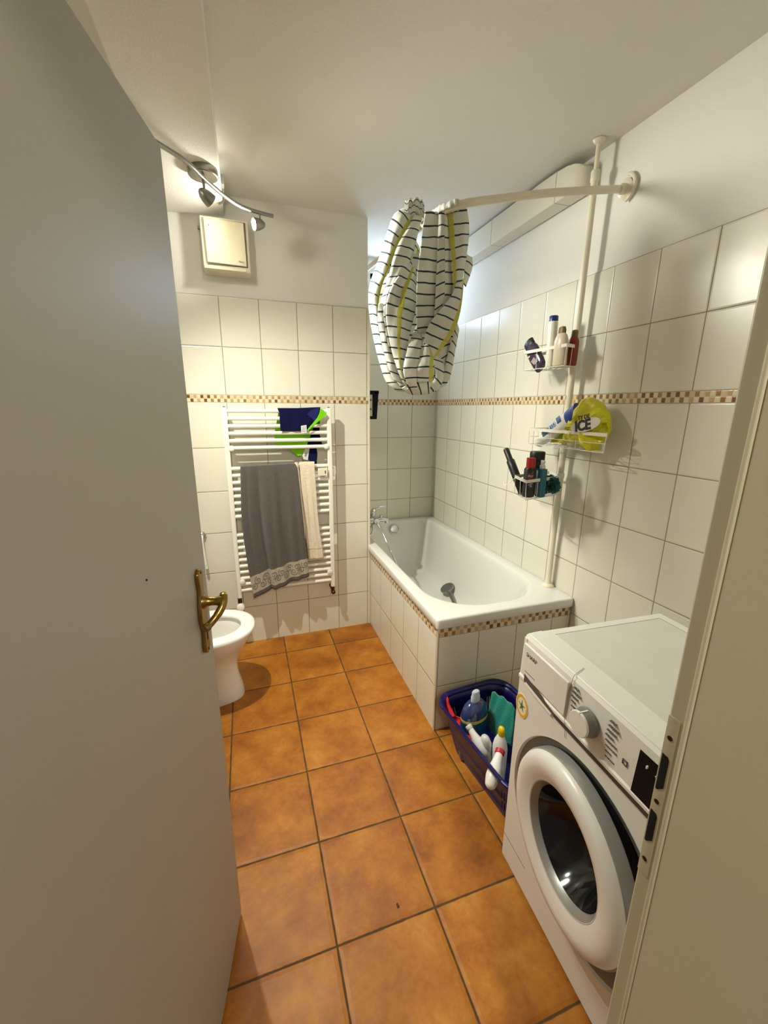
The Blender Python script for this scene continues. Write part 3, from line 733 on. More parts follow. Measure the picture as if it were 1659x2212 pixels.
# ------------------------------------------------------------------ toilet (faces +X)
TYc, TZ, TF = 2.055, .40, -.024
wc = thing('toilet', 'white ceramic toilet bowl with open seat ring behind the door', 'toilet', (-.3, TYc, 0))
def egg(xf, xb, hw, z, cy=TYc, n=56, p=2.2, shift=.12):
    cx = xf-(xf-xb)*.52; pts = []
    for k in range(n):
        a = 2*PI*k/n; c, s = math.cos(a), math.sin(a)
        ax_ = (xf-cx) if c > 0 else (cx-xb)
        pts.append(Vector((cx+ax_*math.copysign(abs(c)**(2/p), c), cy+hw*math.copysign(abs(s)**(2/p), s), z)))
    return pts
lp = [egg(-.102, -.56, .098, 0, p=2.6), egg(-.100, -.56, .100, .01, p=2.6), egg(-.108, -.56, .094, .06, p=2.5), egg(-.125, -.56, .088, .14, p=2.4), egg(-.125, -.56, .094, .20, p=2.3), egg(-.105, -.56, .116, .25), egg(-.075, -.56, .150, .30), egg(-.048, -.56, .176, .345), egg(-.035, -.56, .185, .372), egg(-.033, -.56, .186, .380), egg(-.036, -.555, .182, .385),
      egg(-.075, -.5, .140, .385), egg(-.080, -.49, .135, .380), egg(-.095, -.48, .125, .34), egg(-.12, -.45, .105, .27), egg(-.16, -.42, .08, .2), egg(-.22, -.38, .05, .165)]
build(MB_().loft(lp, True, True, True), 'bowl', M['ceramic'], wc, sharp=50)
sy = lambda xf, hw, z, xb=-.475: egg(xf, xb, hw, z)
lp = [sy(TF+.0, .190, .388), sy(TF+.002, .190, .396), sy(TF-.003, .186, .404), sy(TF-.014, .178, .408), sy(TF-.05, .138, .409, -.44), sy(TF-.066, .124, .406, -.425), sy(TF-.07, .12, .398, -.42), sy(TF-.068, .122, .389, -.42)]
build(MB_().loft(lp+[lp[0]], True, False, False), 'seat_ring', M['seat'], wc, sharp=60)
mb = MB_(); lid = [Vector((-.475+.0, p.y, .41+(p.x+.475)*-0.0)) for p in []]
lp = []
for off in (0, .014):
    e = egg(-.02, -.475, .19, 0); lp.append([Vector((-.50-off-(p.x+.475)*.13, p.y, .415+(p.x+.475)*.98)) for p in e])
build(MB_().loft(lp), 'lid', M['seat'], wc, bevel=.003)
build(MB_().box((XL+.003, TYc-.19, .42), (-.575, TYc+.19, .78)), 'cistern', M['ceramic'], wc, bevel=.03, seg=4)
build(MB_().box((XL+.003, TYc-.17, .36), (-.5, TYc+.17, .42)), 'bowl_rear', M['ceramic'], wc, bevel=.02)
build(MB_().lathe([(.022, 0), (.022, .006), (.018, .009), (.002, .009)], (-.67, TYc, .78), (0, 0, 1), 20), 'flush_button', M['chrome'], wc)
for y in (-.08, .08): build(MB_().tube([(-.485, TYc+y-.02, .405), (-.485, TYc+y+.02, .405)], .011, 12), 'hinge', M['chrome'], wc)

# chrome holder on the wall left of the radiator
hk = thing('wall_holder', 'round chrome wall holder with a white rod left of the radiator', 'holder', at('y', D, 437, 1156))
c = at('y', D, 436, 1156); c.y = D
build(MB_().lathe([(.024, 0), (.024, .008), (.02, .016), (.014, .02), (.003, .021)], c, (0, -1, 0), 26), 'rosette', M['chrome'], hk)
mb = MB_().tube(spline([c+Vector((.002, -.02, 0)), c+Vector((.002, -.035, -.01)), c+Vector((.003, -.038, -.05)), c+Vector((.012, -.032, -.20))], 6), .0085, 12); build(mb, 'rod', M['white'], hk)

# ------------------------------------------------------------------ extractor fan
fan = thing('extractor_fan', 'square yellowed extractor fan on the back wall under the beam', 'fan', (-.03, D, 2.27))
mb = MB_().box((-.142, 2.458, 2.150), (.084, D+.007, 2.388)); build(mb, 'housing', M['fan'], fan, bevel=.006, seg=3)
cv = build(MB_().obox((-.121, 2.449, 2.182), (.186, -.004, -.004), (0, .008, 0), (-.003, -.002, .194)), 'front_cover', M['fancover'], fan, bevel=.0025)
build(MB_().box((-.118, 2.452, 2.176), (.07, 2.459, 2.376)), 'cover_gap', M['seam'], fan)
build(MB_().box((-.138, 2.451, 2.154), (.062, 2.46, 2.166)), 'lower_lip', M['fancover'], fan, bevel=.002)
text('maker_name', 'Maico', .0105, M['print'], cv, (.027, 2.4418, 2.1935), (1, 0, -.02), (0, 0, 1))
build(MB_().sphere((-.101, 2.4455, 2.345), .0022, 8, 6), 'indicator', M['dark'], cv)
build(MB_().box((-.158, D-.012, 2.355), (-.141, D+.006, 2.366)), 'cable_clip', M['silver'], fan)

# ------------------------------------------------------------------ ceiling spotlight bar
lamp = thing('spotlight_bar', 'brushed metal spotlight bar with wavy rail on the ceiling beam', 'lamp', (-.092, 2.11, SZ))
can = Vector((-.092, 2.112, SZ))
mb = MB_().lathe([(.056, .004), (.058, -.004), (.058, -.028), (.055, -.031), (.001, -.0315)], can, (0, 0, 1), 48); build(mb, 'canopy', M['nickel'], lamp, sharp=35)
build(MB_().tube([can+Vector((0, 0, -.03)), can+Vector((0, -.03, -.066))], .006, 10), 'stem', M['nickel'], lamp)
BZ = 2.362
bar = spline([(-.39, 1.70, BZ), (-.31, 1.745, BZ), (-.237, 1.826, BZ), (-.141, 1.930, BZ), (-.088, 2.034, BZ), (-.024, 2.146, BZ), (.030, 2.212, BZ-.002), (.076, 2.243, BZ-.003), (.135, 2.262, BZ-.005), (.194, 2.275, BZ-.006)], 8)
build(MB_().tube(bar, .0085, 12), 'rail', M['nickel'], lamp)
BULB = emit('lamp_bulb', (1., .95, .80), 60.)
def spot(name, top, zdrop, aim, lit):
    top = Vector(top); bot = top+Vector((0, 0, -zdrop)); aim = Vector(aim).normalized()
    a = build(MB_().tube([top, bot], .005, 10), 'arm', M['nickel'], lamp)
    c = bot+Vector((0, 0, -.012))
    b0 = c-aim*.026
    mb = MB_().lathe([(.002, 0), (.010, .004), (.019, .016), (.0245, .032), (.0265, .050), (.0265, .056), (.0245, .056), (.0225, .040), (.012, .028)], b0, aim, 28, cap1=True)
    sh = build(mb, 'lamp_shade', M['nickel'], lamp, sharp=50)
    build(MB_().lathe([(.002, .03), (.018, .034), (.0215, .046), (.021, .053), (.012, .056), (.002, .057)], b0, aim, 24), 'bulb', BULB if lit else M['white'], sh)
    return b0+aim*.075, aim
S3 = spot('r', (.131, 2.262, BZ-.006), .034, (-.90, -.28, -.20), True)
S2 = spot('m', (-.089, 2.034, BZ-.004), .042, (.72, .52, -.46), True)
S1 = spot('l', (-.335, 1.73, BZ-.004), .030, (.35, .22, -.9), True)
cc = thing('cable_connector', 'small grey cable connector at the beam edge above the lamp', 'connector', (-.022, 2.0, 2.47))
pA = at('x', SX1+.008, 477, 338); pB = at('x', SX1+.006, 479, 362); pC = at('x', SX1+.004, 474, 371)
build(MB_().box((SX1+.001, pA.y-.012, 2.455), (SX1+.013, pA.y+.03, 2.495)), 'connector_block', M['silver'], cc, bevel=.002)
mb = MB_().tube(spline([(SX1+.006, pA.y+.028, 2.46), (SX1+.007, pA.y+.06, 2.445), (SX1+.004, pA.y+.09, 2.428), (-.045, pA.y+.11, 2.422)], 6), .0035, 8); build(mb, 'cable', plain('cable_brown', (130, 112, 104), .5), cc)

# ------------------------------------------------------------------ shower rail
rod = thing('shower_rail', 'cream L-shaped shower curtain rail sagging above the bathtub', 'curtain rail', (R, 1.483, 2.322))
rp = spline([(R, 1.483, 2.322), (1.153, 1.483, 2.263), (.90, 1.483, 2.206), (.80, 1.487, 2.183)], 4)+spline([(.765, 1.500, 2.176), (.735, 1.53, 2.172), (.722, 1.575, 2.172), (.722, 1.63, 2.176)], 5)+spline([(.725, 1.75, 2.19), (.755, 2.4, 2.270), (.772, 2.70, 2.307), (.79, YA, 2.36)], 6)
build(MB_().tube(rp, .0135, 16), 'rail', M['pole'], rod)
mb = MB_().lathe([(.036, 0), (.036, .004), (.03, .009), (.019, .012), (.0175, .035)], (R, 1.483, 2.322), (-1, 0, -.17), 28); build(mb, 'wall_flange', M['pole'], rod)
mb = MB_().tube([Vector((R-.006, 1.483-.047*math.cos(a), 2.322+.047*math.sin(a))) for a in [math.radians(x) for x in range(-75, 76, 10)]], .007, 8); build(mb, 'flange_collar', M['pole'], rod)
build(MB_().lathe([(.036, 0), (.036, .004), (.03, .009), (.019, .012), (.0175, .035)], (.79, YA, 2.36), (0, -1, -.1), 28), 'wall_flange', M['pole'], rod)

# ------------------------------------------------------------------ shower curtain gathered up over the rail
def curtain_mat():
    n = NT('striped_curtain'); p, _ = n.pos(); u = n.new('ShaderNodeTexCoord').outputs['UV']; x = n.new('ShaderNodeSeparateXYZ'); n.l.new(u, x.inputs[0]); U, V = x.outputs[0], x.outputs[1]
    wob = n.math('MULTIPLY', n.math('SUBTRACT', n.noise(p, 18, 2), .5), .006)
    v = n.math('ADD', V, wob)
    fr = n.math('FRACT', n.math('ADD', n.math('DIVIDE', v, .0385), 40.))
    line = n.math('LESS_THAN', fr, .15)
    fu = n.math('ABSOLUTE', n.math('SUBTRACT', n.math('FRACT', n.math('ADD', n.math('DIVIDE', U, .20), 10.)), .5))
    yl = n.math('LESS_THAN', fu, .045)
    c = n.mix(n.noise(p, 9, 3), lin((214, 216, 206)), lin((232, 232, 220)))
    c = n.mix(yl, c, lin((206, 204, 92)))
    c = n.mix(n.math('MULTIPLY', line, n.math('SUBTRACT', 1., n.math('MULTIPLY', yl, .8))), c, lin((42, 62, 70)))
    n.setp(c, .55, 0, .3)
    t = n.new('ShaderNodeBsdfTranslucent'); n.put(t.inputs[0], c)
    ms = n.new('ShaderNodeMixShader'); ms.inputs[0].default_value = .22
    n.l.new(n.b.outputs[0], ms.inputs[1]); n.l.new(t.outputs[0], ms.inputs[2]); n.l.new(ms.outputs[0], n.n['Material Output'].inputs[0])
    n.bump(n.noise(p, 35, 3), .25, .006); return n.m
CM = curtain_mat()
cur = MB_()
def strip(Le, Ri, bulge, u0, u1, v0=0., n=40, m=14, y=None, pow_=1., wav=0., wf=3., wp=0.):
    """one fold of cloth: left and right edges given as (photo u, photo v, distance Y); bulges towards the room"""
    A = resample(spline([at('y', q[2], q[0], q[1]) for q in Le], 6), n); B = resample(spline([at('y', q[2], q[0], q[1]) for q in Ri], 6), n)
    P, UV = [], []; L = v0; prev = None
    for i in range(n):
        mid = (A[i]+B[i])/2
        if prev is not None: L += (mid-prev).length
        prev = mid; row, ur = [], []
        t = i/(n-1); env = min(1, .45+t*2, .45+(1-t)*2)
        for j in range(m+1):
            s = j/m; p = A[i].lerp(B[i], s)
            d = (EYE-p).normalized()
            b = bulge*env*(math.sin(PI*s)**pow_)+wav*math.sin(2*PI*(wf*s+wp+.35*t))*math.sin(PI*min(1, t*1.3+.12))
            q_ = p*1.0; b += (mnoise.noise(q_*24)*.008+mnoise.noise(q_*55)*.0035)*min(1, .3+2*min(s, 1-s))
            row.append(p+Vector((d.x, d.y, 0)).normalized()*b); ur.append((u0+(u1-u0)*s+mnoise.noise(q_*14)*.006, L+mnoise.noise(q_*12+Vector((5, 2, 1)))*.006))
        P.append(row); UV.append(ur)
    cur.grid(P, 0, UV)
# inner body of the bundle (cloth behind the outer folds): a left lobe and a right lobe with a gap between them
NB = 36
def core(sil, Yl, Yr, depth, u0):
    loops = []
    for v_, ul, ur in sil:
        l_, r_ = at('y', Yl, ul, v_), at('y', Yr, ur, v_); c_ = (l_+r_)/2; ax_ = (r_-l_)/2; bx_ = Vector((-.35, -1, 0)).normalized()*min(ax_.length*.6, depth)
        loops.append([c_+ax_*math.cos(2*PI*k/NB)*(1-.02*math.sin(6*PI*k/NB))+bx_*math.sin(2*PI*k/NB)*(1+.14*math.sin(14*PI*k/NB)) for k in range(NB)])
    cur.grid([lp+[lp[0]] for lp in loops], 0, [[(k*.014+u0, -loops[i][0].z) for k in range(NB+1)] for i in range(len(loops))])
core([(462, 880, 902), (500, 850, 898), (540, 834, 896), (580, 818, 894), (620, 806, 900), (650, 804, 905)], 1.78, 1.74, .035, .05)
core([(460, 925, 1000), (500, 920, 1004), (550, 914, 1004), (600, 908, 992), (650, 900, 988)], 1.68, 1.62, .03, .0)
core([(560, 856, 960), (600, 830, 980), (640, 806, 988), (680, 806, 988), (720, 816, 982), (760, 827, 974), (800, 840, 962), (828, 856, 944), (843, 888, 920)], 1.76, 1.64, .06, .05)
# left lobe: outermost fold with the yellow line along its edge
strip([(878, 446, 1.72), (852, 462, 1.72), (840, 490, 1.73), (826, 535, 1.74), (810, 582, 1.74), (798, 618, 1.74), (796, 655, 1.74), (801, 700, 1.73), (811, 750, 1.72), (823, 795, 1.70), (836, 828, 1.68), (858, 845, 1.66)],
      [(893, 470, 1.69), (880, 492, 1.68), (862, 524, 1.67), (848, 556, 1.67), (836, 590, 1.67), (824, 622, 1.68), (818, 660, 1.68), (826, 715, 1.67), (838, 765, 1.66), (850, 803, 1.65), (864, 832, 1.64), (878, 846, 1.63)], .020, .03, .104, 0.01)
# second fold: upper sheet that narrows to the crumple, wavy cross lines
strip([(892, 466, 1.685), (880, 492, 1.675), (862, 524, 1.665), (850, 556, 1.66), (842, 588, 1.655), (832, 622, 1.655), (822, 652, 1.66), (820, 690, 1.66), (828, 735, 1.65), (841, 785, 1.64), (855, 820, 1.63), (870, 842, 1.63)],
      [(912, 466, 1.68), (908, 486, 1.67), (900, 515, 1.66), (892, 548, 1.65), (878, 582, 1.64), (860, 612, 1.635), (842, 642, 1.635), (838, 690, 1.63), (848, 742, 1.62), (862, 790, 1.615), (875, 822, 1.61), (884, 843, 1.61)], .020, .018, .09, .016, wav=.004, wf=1.4)
# third fold: the wavy crumple in the middle
strip([(898, 520, 1.69), (888, 556, 1.665), (868, 586, 1.64), (850, 612, 1.625), (838, 640, 1.62), (833, 668, 1.615), (836, 706, 1.605), (846, 756, 1.595), (860, 803, 1.59), (872, 830, 1.60)],
      [(908, 540, 1.72), (906, 572, 1.70), (904, 598, 1.67), (902, 622, 1.64), (900, 648, 1.62), (896, 676, 1.61), (888, 708, 1.595), (879, 752, 1.585), (875, 800, 1.58), (879, 836, 1.59)], .018, .045, .155, .02, m=22, wav=.009, wf=1.7)
# narrow folds at the lower left
strip([(818, 655, 1.645), (816, 690, 1.645), (824, 738, 1.635), (837, 788, 1.625), (851, 822, 1.62)], [(834, 655, 1.635), (836, 695, 1.63), (845, 745, 1.62), (858, 795, 1.61), (871, 830, 1.61)], .012, .02, .06, .012, m=10)
# pouch at the bottom
strip([(901, 700, 1.605), (886, 735, 1.575), (876, 770, 1.56), (871, 800, 1.555), (878, 825, 1.56), (890, 843, 1.58)],
      [(908, 702, 1.60), (912, 738, 1.565), (908, 772, 1.55), (902, 802, 1.545), (900, 824, 1.55), (902, 842, 1.575)], .012, .0, .04, .013, m=10)
strip([(906, 718, 1.60), (910, 745, 1.565), (905, 775, 1.55), (897, 803, 1.545), (903, 826, 1.55)],
      [(922, 722, 1.60), (930, 748, 1.565), (936, 775, 1.55), (938, 800, 1.545), (934, 824, 1.55)], .022, .03, .11, .013, m=16, wav=.004, wf=1.3, wp=.2)
strip([(928, 742, 1.60), (934, 770, 1.58), (940, 795, 1.57), (940, 815, 1.57), (926, 832, 1.58), (898, 846, 1.59)],
      [(950, 745, 1.61), (958, 770, 1.60), (962, 800, 1.59), (956, 825, 1.59), (938, 846, 1.60), (902, 851, 1.60)], .014, .12, .16, .01)
strip([(868, 838, 1.61), (885, 828, 1.585), (905, 826, 1.565), (925, 824, 1.57), (945, 828, 1.585)], [(880, 850, 1.62), (893, 853, 1.61), (908, 853, 1.60), (925, 851, 1.60), (945, 845, 1.605)], .012, .01, .05, .02, m=8, wav=.003)
# right flap hanging straight down: three panels
strip([(918, 456, 1.575), (911, 512, 1.57), (905, 560, 1.565), (901, 600, 1.56), (899, 650, 1.56), (899, 690, 1.565), (903, 722, 1.58)],
      [(948, 458, 1.560), (946, 512, 1.56), (944, 560, 1.555), (942, 600, 1.555), (940, 650, 1.555), (936, 690, 1.56), (922, 720, 1.575)], .004, .118, .172, -.004, m=10)
strip([(948, 457, 1.548), (946, 512, 1.543), (944, 560, 1.538), (942, 600, 1.538), (940, 650, 1.538), (938, 685, 1.548)],
      [(960, 457, 1.536), (960, 512, 1.532), (961, 560, 1.53), (961, 600, 1.53), (960, 640, 1.535), (952, 672, 1.545)], .004, .03, .06, -.004, m=8)
strip([(959, 457, 1.540), (959, 512, 1.54), (960, 560, 1.538), (960, 600, 1.538), (959, 645, 1.54), (952, 672, 1.55)],
      [(972, 456, 1.556), (974, 512, 1.556), (976, 560, 1.556), (978, 600, 1.556), (976, 636, 1.556), (962, 668, 1.56)], .0, .06, .085, -.004, m=6)
strip([(966, 456, 1.545), (969, 512, 1.54), (973, 560, 1.535), (977, 600, 1.535), (980, 632, 1.54)],
      [(1008, 448, 1.535), (1013, 480, 1.54), (1013, 510, 1.54), (1008, 550, 1.545), (1002, 590, 1.55), (996, 622, 1.555)], .016, .088, .155, -.006, m=14, wav=.002, wf=1.4)
# diagonal fold from the right flap down to the pouch
strip([(988, 604, 1.54), (974, 640, 1.525), (944, 678, 1.525), (924, 708, 1.535), (916, 738, 1.548), (920, 772, 1.56)],
      [(1002, 602, 1.56), (998, 650, 1.55), (989, 694, 1.55), (972, 730, 1.555), (952, 757, 1.56), (932, 780, 1.57)], .008, .02, .106, .004, m=14)
strip([(986, 694, 1.57), (977, 732, 1.57), (968, 762, 1.58), (960, 795, 1.585), (954, 822, 1.59), (952, 836, 1.6)],
      [(992, 712, 1.59), (986, 745, 1.59), (981, 772, 1.60), (976, 800, 1.60), (969, 822, 1.61), (961, 834, 1.61)], .012, .11, .15, .01)
strip([(935, 745, 1.59), (948, 765, 1.585), (952, 795, 1.585), (948, 825, 1.59)], [(974, 730, 1.60), (970, 760, 1.60), (964, 790, 1.60), (958, 820, 1.60)], .006, .11, .15, .02)
# small crumpled piece behind the flap's right side, lit by the window
strip([(1000, 545, 1.62), (1004, 575, 1.63), (1000, 612, 1.64)], [(1020, 556, 1.66), (1020, 580, 1.66), (1006, 620, 1.66)], .006, .11, .15, .012, n=16, m=8)
# gathered tuft where the left lobe meets the rail
for (u_, v_, r_) in ((884, 452, .016), (898, 450, .018), (908, 454, .014), (892, 462, .018), (904, 468, .014)):
    c_ = at('y', 1.70, u_, v_)
    cur.grid([[c_+Vector((r_*math.cos(a_)*(1-.3*abs(t-.5))*(1+.25*math.sin(5*a_+u_)), r_*.7*math.sin(a_), .05*(t-.45)+.006*math.sin(3*a_))) for a_ in [2*PI*k/14 for k in range(15)]] for t in [i/7 for i in range(8)]], 0, [[(.01+.004*k, .012*i+.01) for k in range(15)] for i in range(8)])
# cloth thrown over the rail bend
tp = [p for p in rp if p[1] < 1.70 and p[0] < .785]
P, UV = [], []
q = resample(tp, 26)
for i, p in enumerate(q):
    d = (q[min(i+1, 25)]-q[max(i-1, 0)]).normalized(); s_ = d.cross(Vector((0, 0, 1))).normalized(); row, ur = [], []
    for j in range(15):
        a = -.5+(PI+1.)*j/14; r_ = .0185*(1+.14*math.sin(i*1.9+j*.5)+.05*math.sin(i*.7))
        row.append(p+s_*(r_*math.cos(a))+Vector((0, 0, r_*math.sin(a)))); ur.append((.01+.001*j, .012+.0008*i))
    P.append(row); UV.append(ur)
cur.grid(P, 0, UV)
build(cur, 'shower_curtain', CM, None, sharp=70, label='white shower curtain with dark stripes and yellow lines bundled up over the rail', category='shower curtain', solid=.0012)

# ------------------------------------------------------------------ tension pole with three wire baskets
PB, PT = Vector((1.446, 1.627, ZR)), Vector((1.415, 1.583, CEIL))
def pole_at(z): return PB.lerp(PT, (z-PB.z)/(PT.z-PB.z))
pol = thing('shower_caddy', 'cream floor to ceiling corner pole with three wire baskets beside the bathtub', 'shower caddy', PB)
mb = MB_().lathe([(.031, 0), (.031, .005), (.026, .012), (.018, .018), (.0155, .03)], PB, (0, 0, 1), 28); build(mb, 'foot', M['pole'], pol)
mb = MB_().tube([PB+Vector((0, 0, .01)), pole_at(1.30)], .0145, 18); build(mb, 'lower_tube', M['pole'], pol)
mb = MB_().tube([pole_at(1.30), pole_at(2.40)], .0138, 18); build(mb, 'middle_tube', M['pole'], pol)
mb = MB_().tube([pole_at(2.40), pole_at(2.51)], .0092, 16); mb.lathe([(.010, 0), (.02, .008), (.024, .015)], pole_at(2.508), (0, 0, 1), 24); build(mb, 'upper_tube', M['pole'], pol)
for z in (1.30, 2.40): build(MB_().lathe([(.0155, -.02), (.0175, -.016), (.0175, .016), (.0155, .02)], pole_at(z), PT-PB, 20), 'clamp', M['pole'], pol)
def basket(rim, zt, h, inset, mid=False, nside=(3, 1), hook=True):
    """wire basket: rim polygon in plan, flat band on top, wires to the floor grid"""
    cx = sum(p[0] for p in rim)/len(rim); cy = sum(p[1] for p in rim)/len(rim)
    top = [Vector((x, y, zt)) for x, y in rim]; bot = [Vector((cx+(x-cx)*inset, cy+(y-cy)*inset, zt-h)) for x, y in rim]
    n = len(rim); mb = MB_()
    for i in range(n):
        a, b_ = top[i], top[(i+1) % n]; d = (b_-a).normalized(); nn = Vector((d.y, -d.x, 0))*.0012
        mb.obox(a-nn/2-d*.001+Vector((0, 0, -.007)), b_-a+d*.002, nn, (0, 0, .014))
    bk = build(mb, 'wire_basket', M['wire'], pol)
    mb = MB_()
    for i in range(n):
        a, b_ = top[i], top[(i+1) % n]; c_, d_ = bot[i], bot[(i+1) % n]
        mb.tube([c_, d_], .0017, 6)
        k = nside[i % 2]
        for q in range(k+1): mb.tube([a.lerp(b_, q/(k+1)), c_.lerp(d_, q/(k+1))], .0014, 6)
        if mid: mb.tube([a.lerp(c_, .5), b_.lerp(d_, .5)], .0014, 6)
    if n == 4:
        for q in range(1, 8): mb.tube([bot[0].lerp(bot[1], q/8), bot[3].lerp(bot[2], q/8)], .0012, 6)
        for q in (1, 2): mb.tube([bot[1].lerp(bot[2], q/3), bot[0].lerp(bot[3], q/3)], .0012, 6)
    build(mb, 'wires', M['wire'], bk)
    pz = pole_at(zt); mb = MB_().lathe([(.0165, -.014), (.0178, -.01), (.0178, .01), (.0165, .014)], pz, (0, 0, 1), 18)
    near = min(((top[i]+(top[(i+1) % n]-top[i])*t) for i in range(n) for t in [k/20 for k in range(21)]), key=lambda q: (q-pz).length)
    mb.tube([pz, near], .004, 8); build(mb, 'bracket', M['wire'], bk)
    return top, bot
basket([(1.335, 1.548), (1.325, 1.828), (1.435, 1.835), (1.418, 1.572)], 1.752, .083, .97, nside=(2, 1))
basket([(1.335, 1.275), (1.325, 1.735), (1.44, 1.745), (1.45, 1.40)], 1.388, .07, .98, mid=True, nside=(2, 1))
basket([(1.165, 1.512), (1.205, 1.652), (1.452, 1.715), (1.405, 1.578)], 1.172, .085, .95, nside=(1, 2))
mb = MB_().tube(spline([(1.205, 1.652, 1.165), (1.185, 1.668, 1.135), (1.18, 1.70, 1.125), (1.195, 1.72, 1.14)], 6), .0014, 6); build(mb, 'hook', M['wire'], pol)

# ------------------------------------------------------------------ bottles
def bottle(name, label, cat, base, axis, prof, mat, cap=None, capmat=None, sx=1., sy=1., xref=(0, 1, 0), group=None, extra=None, n=28, capname='cap'):
    base = Vector(base); axis = Vector(axis).normalized()
    t = thing(name, label, cat, base, 0, group)
    build(MB_().lathe(prof, base, axis, n, sx=sx, sy=sy, xref=xref), 'body', mat, t, sharp=45)
    if cap: build(MB_().lathe(cap, base, axis, n, sx=sx, sy=sy, xref=xref), capname, capmat, t, sharp=45)
    if extra: extra(t, base, axis)
    return t
TBZ = 1.752-.083+.004
pur = plain('purple_plastic', (58, 40, 66), .25, 0, .5, .35, 60); 
def purple_extra(t, b_, a):
    x = (Vector((0, 1, 0))-a*a.y).normalized(); nn = a.cross(x).normalized(); nn = nn if nn.x < 0 else -nn
    mb = MB_().prism([b_+a*h+x*w*1.5+nn*.0212 for h, w in ((.025, -.014), (.03, .006), (.06, .012), (.062, -.006))], nn*.0012); build(mb, 'label_patch', plain('label_mauve', (170, 152, 158), .4, var=.3, scale=120), t)
    mb = MB_().prism([b_+a*h+x*w*1.5+nn*.0212 for h, w in ((.084, .006), (.088, .018), (.098, .02), (.092, .006))], nn*.0012); build(mb, 'label_mark', plain('label_white', (205, 198, 200), .4), t)
pb = Vector((1.362, 1.735, TBZ)); pa = at('x', 1.355, 1133, 722)-pb
bottle('shampoo_bottle', 'purple shampoo bottle leaning in the top basket', 'bottle', pb, pa, [(.028, 0), (.034, .006), (.038, .03), (.041, .075), (.040, .115), (.032, .138)], pur, [(.0325, .1375), (.033, .140), (.033, .168), (.029, .171), (.003, .171)], M['blackmat'], 1.0, .5, extra=purple_extra)
wb = Vector((1.350, 1.662, TBZ)); wa = at('x', 1.352, 1195, 690)-at('x', 1.350, 1187, 785)
bottle('shampoo_bottle', 'tall slim white bottle with a blue cap in the top basket', 'bottle', wb, wa, [(.0185, 0), (.020, .004), (.0205, .03), (.0205, .186), (.0195, .194)], plain('bottle_white', (222, 220, 204), .3), [(.020, .1935), (.020, .1945), (.020, .214), (.018, .217), (.002, .217)], plain('cap_blue', (16, 34, 104), .35), 1, 1)
cb = Vector((1.352, 1.603, TBZ))
browncap = plain('cap_olive', (112, 92, 44), .45)
bottle('shower_gel_bottle', 'cream bottle with an olive cap in the top basket', 'bottle', cb, (0, .02, 1), [(.033, 0), (.036, .004), (.0365, .085), (.035, .105), (.028, .125), (.019, .135)], plain('bottle_cream', (214, 202, 176), .35), [(.0195, .1345), (.0195, .150), (.016, .161), (.003, .164)], browncap, 1, .66)
bottle('shower_gel_bottle', 'red bottle with an olive cap behind the cream bottle', 'bottle', (1.402, 1.590, TBZ), (0, -.04, 1), [(.024, 0), (.028, .004), (.0285, .085), (.026, .105), (.016, .124)], plain('bottle_red', (142, 52, 42), .3, var=.25, scale=70), [(.0165, .1235), (.0165, .140), (.013, .148), (.002, .150)], browncap, 1, .7)
# low basket
LZ = 1.172-.085+.004
kt = at('x', 1.232, 1093, 970); kb = Vector((1.235, 1.622, LZ+.003))
a = kt-kb; L = a.length
bottle('shaving_tube', 'black tube with a narrow cap leaning out of the lowest basket', 'tube', kb, a, [(.016, 0), (.0195, .004), (.020, L*.55), (.020, L*.72), (.017, L*.735)], M['blackmat'], [(.0145, L*.733), (.0145, L*.98), (.012, L), (.002, L)], M['blackmat'])
def can_extra(t, b_, a):
    f = (Vector((-.72, -.69, 0))).normalized(); s = Vector((0, 0, 1)).cross(f).normalized()
    def pt(ang, h, r=.0272): return b_+f*(r*math.cos(ang))+s*(r*math.sin(ang))+Vector((0, 0, h))
    mb = MB_()
    poly = [(-.1, .058), (.25, .052), (.75, .060), (.95, .073), (.75, .080), (.9, .093), (.4, .084), (.0, .080), (-.15, .07)]
    mb.loft([[pt(-.0+q[0]-.1, q[1]+.03, .0273) for q in poly], [pt(q[0]-.1, q[1]+.03, .0279) for q in poly]]); lb = build(mb, 'red_badge', plain('badge_red', (140, 38, 44), .4, var=.4, scale=160), t)
    text('badge_letters', 'Alp', .015, M['white'], lb, pt(-.12, .0955, .0295), (s*.95+f*-.35), (0, 0, 1))
    mb = MB_()
    for k, (a0, a1) in enumerate(((.25, .7), (-.05, .6), (.2, .75))):
        mb.loft([[pt(a0+(a1-a0)*i/6, .030+.0065*k+.02, .0273) for i in range(7)], [pt(a0+(a1-a0)*i/6, .0345+.0065*k+.02, .0273) for i in range(7)], [pt(a0+(a1-a0)*i/6, .0345+.0065*k+.02, .0278) for i in range(7)], [pt(a0+(a1-a0)*i/6, .030+.0065*k+.02, .0278) for i in range(7)]], False)
    build(mb, 'label_print', plain('label_grey', (160, 160, 160), .5), t)
cp = Vector((1.222, 1.566, LZ))
bottle('shampoo_bottle', 'black shampoo bottle with a bright red cap in the lowest basket', 'bottle', cp, (0.0, 0, 1), [(.0235, 0), (.0265, .004), (.027, .03), (.027, .128), (.0215, .135)], plain('bottle_charcoal', (34, 34, 40), .35), [(.020, .1345), (.020, .176), (.019, .179), (.002, .179)], plain('cap_red', (176, 28, 34), .35), extra=can_extra)
tp_ = Vector((1.276, 1.552, LZ))
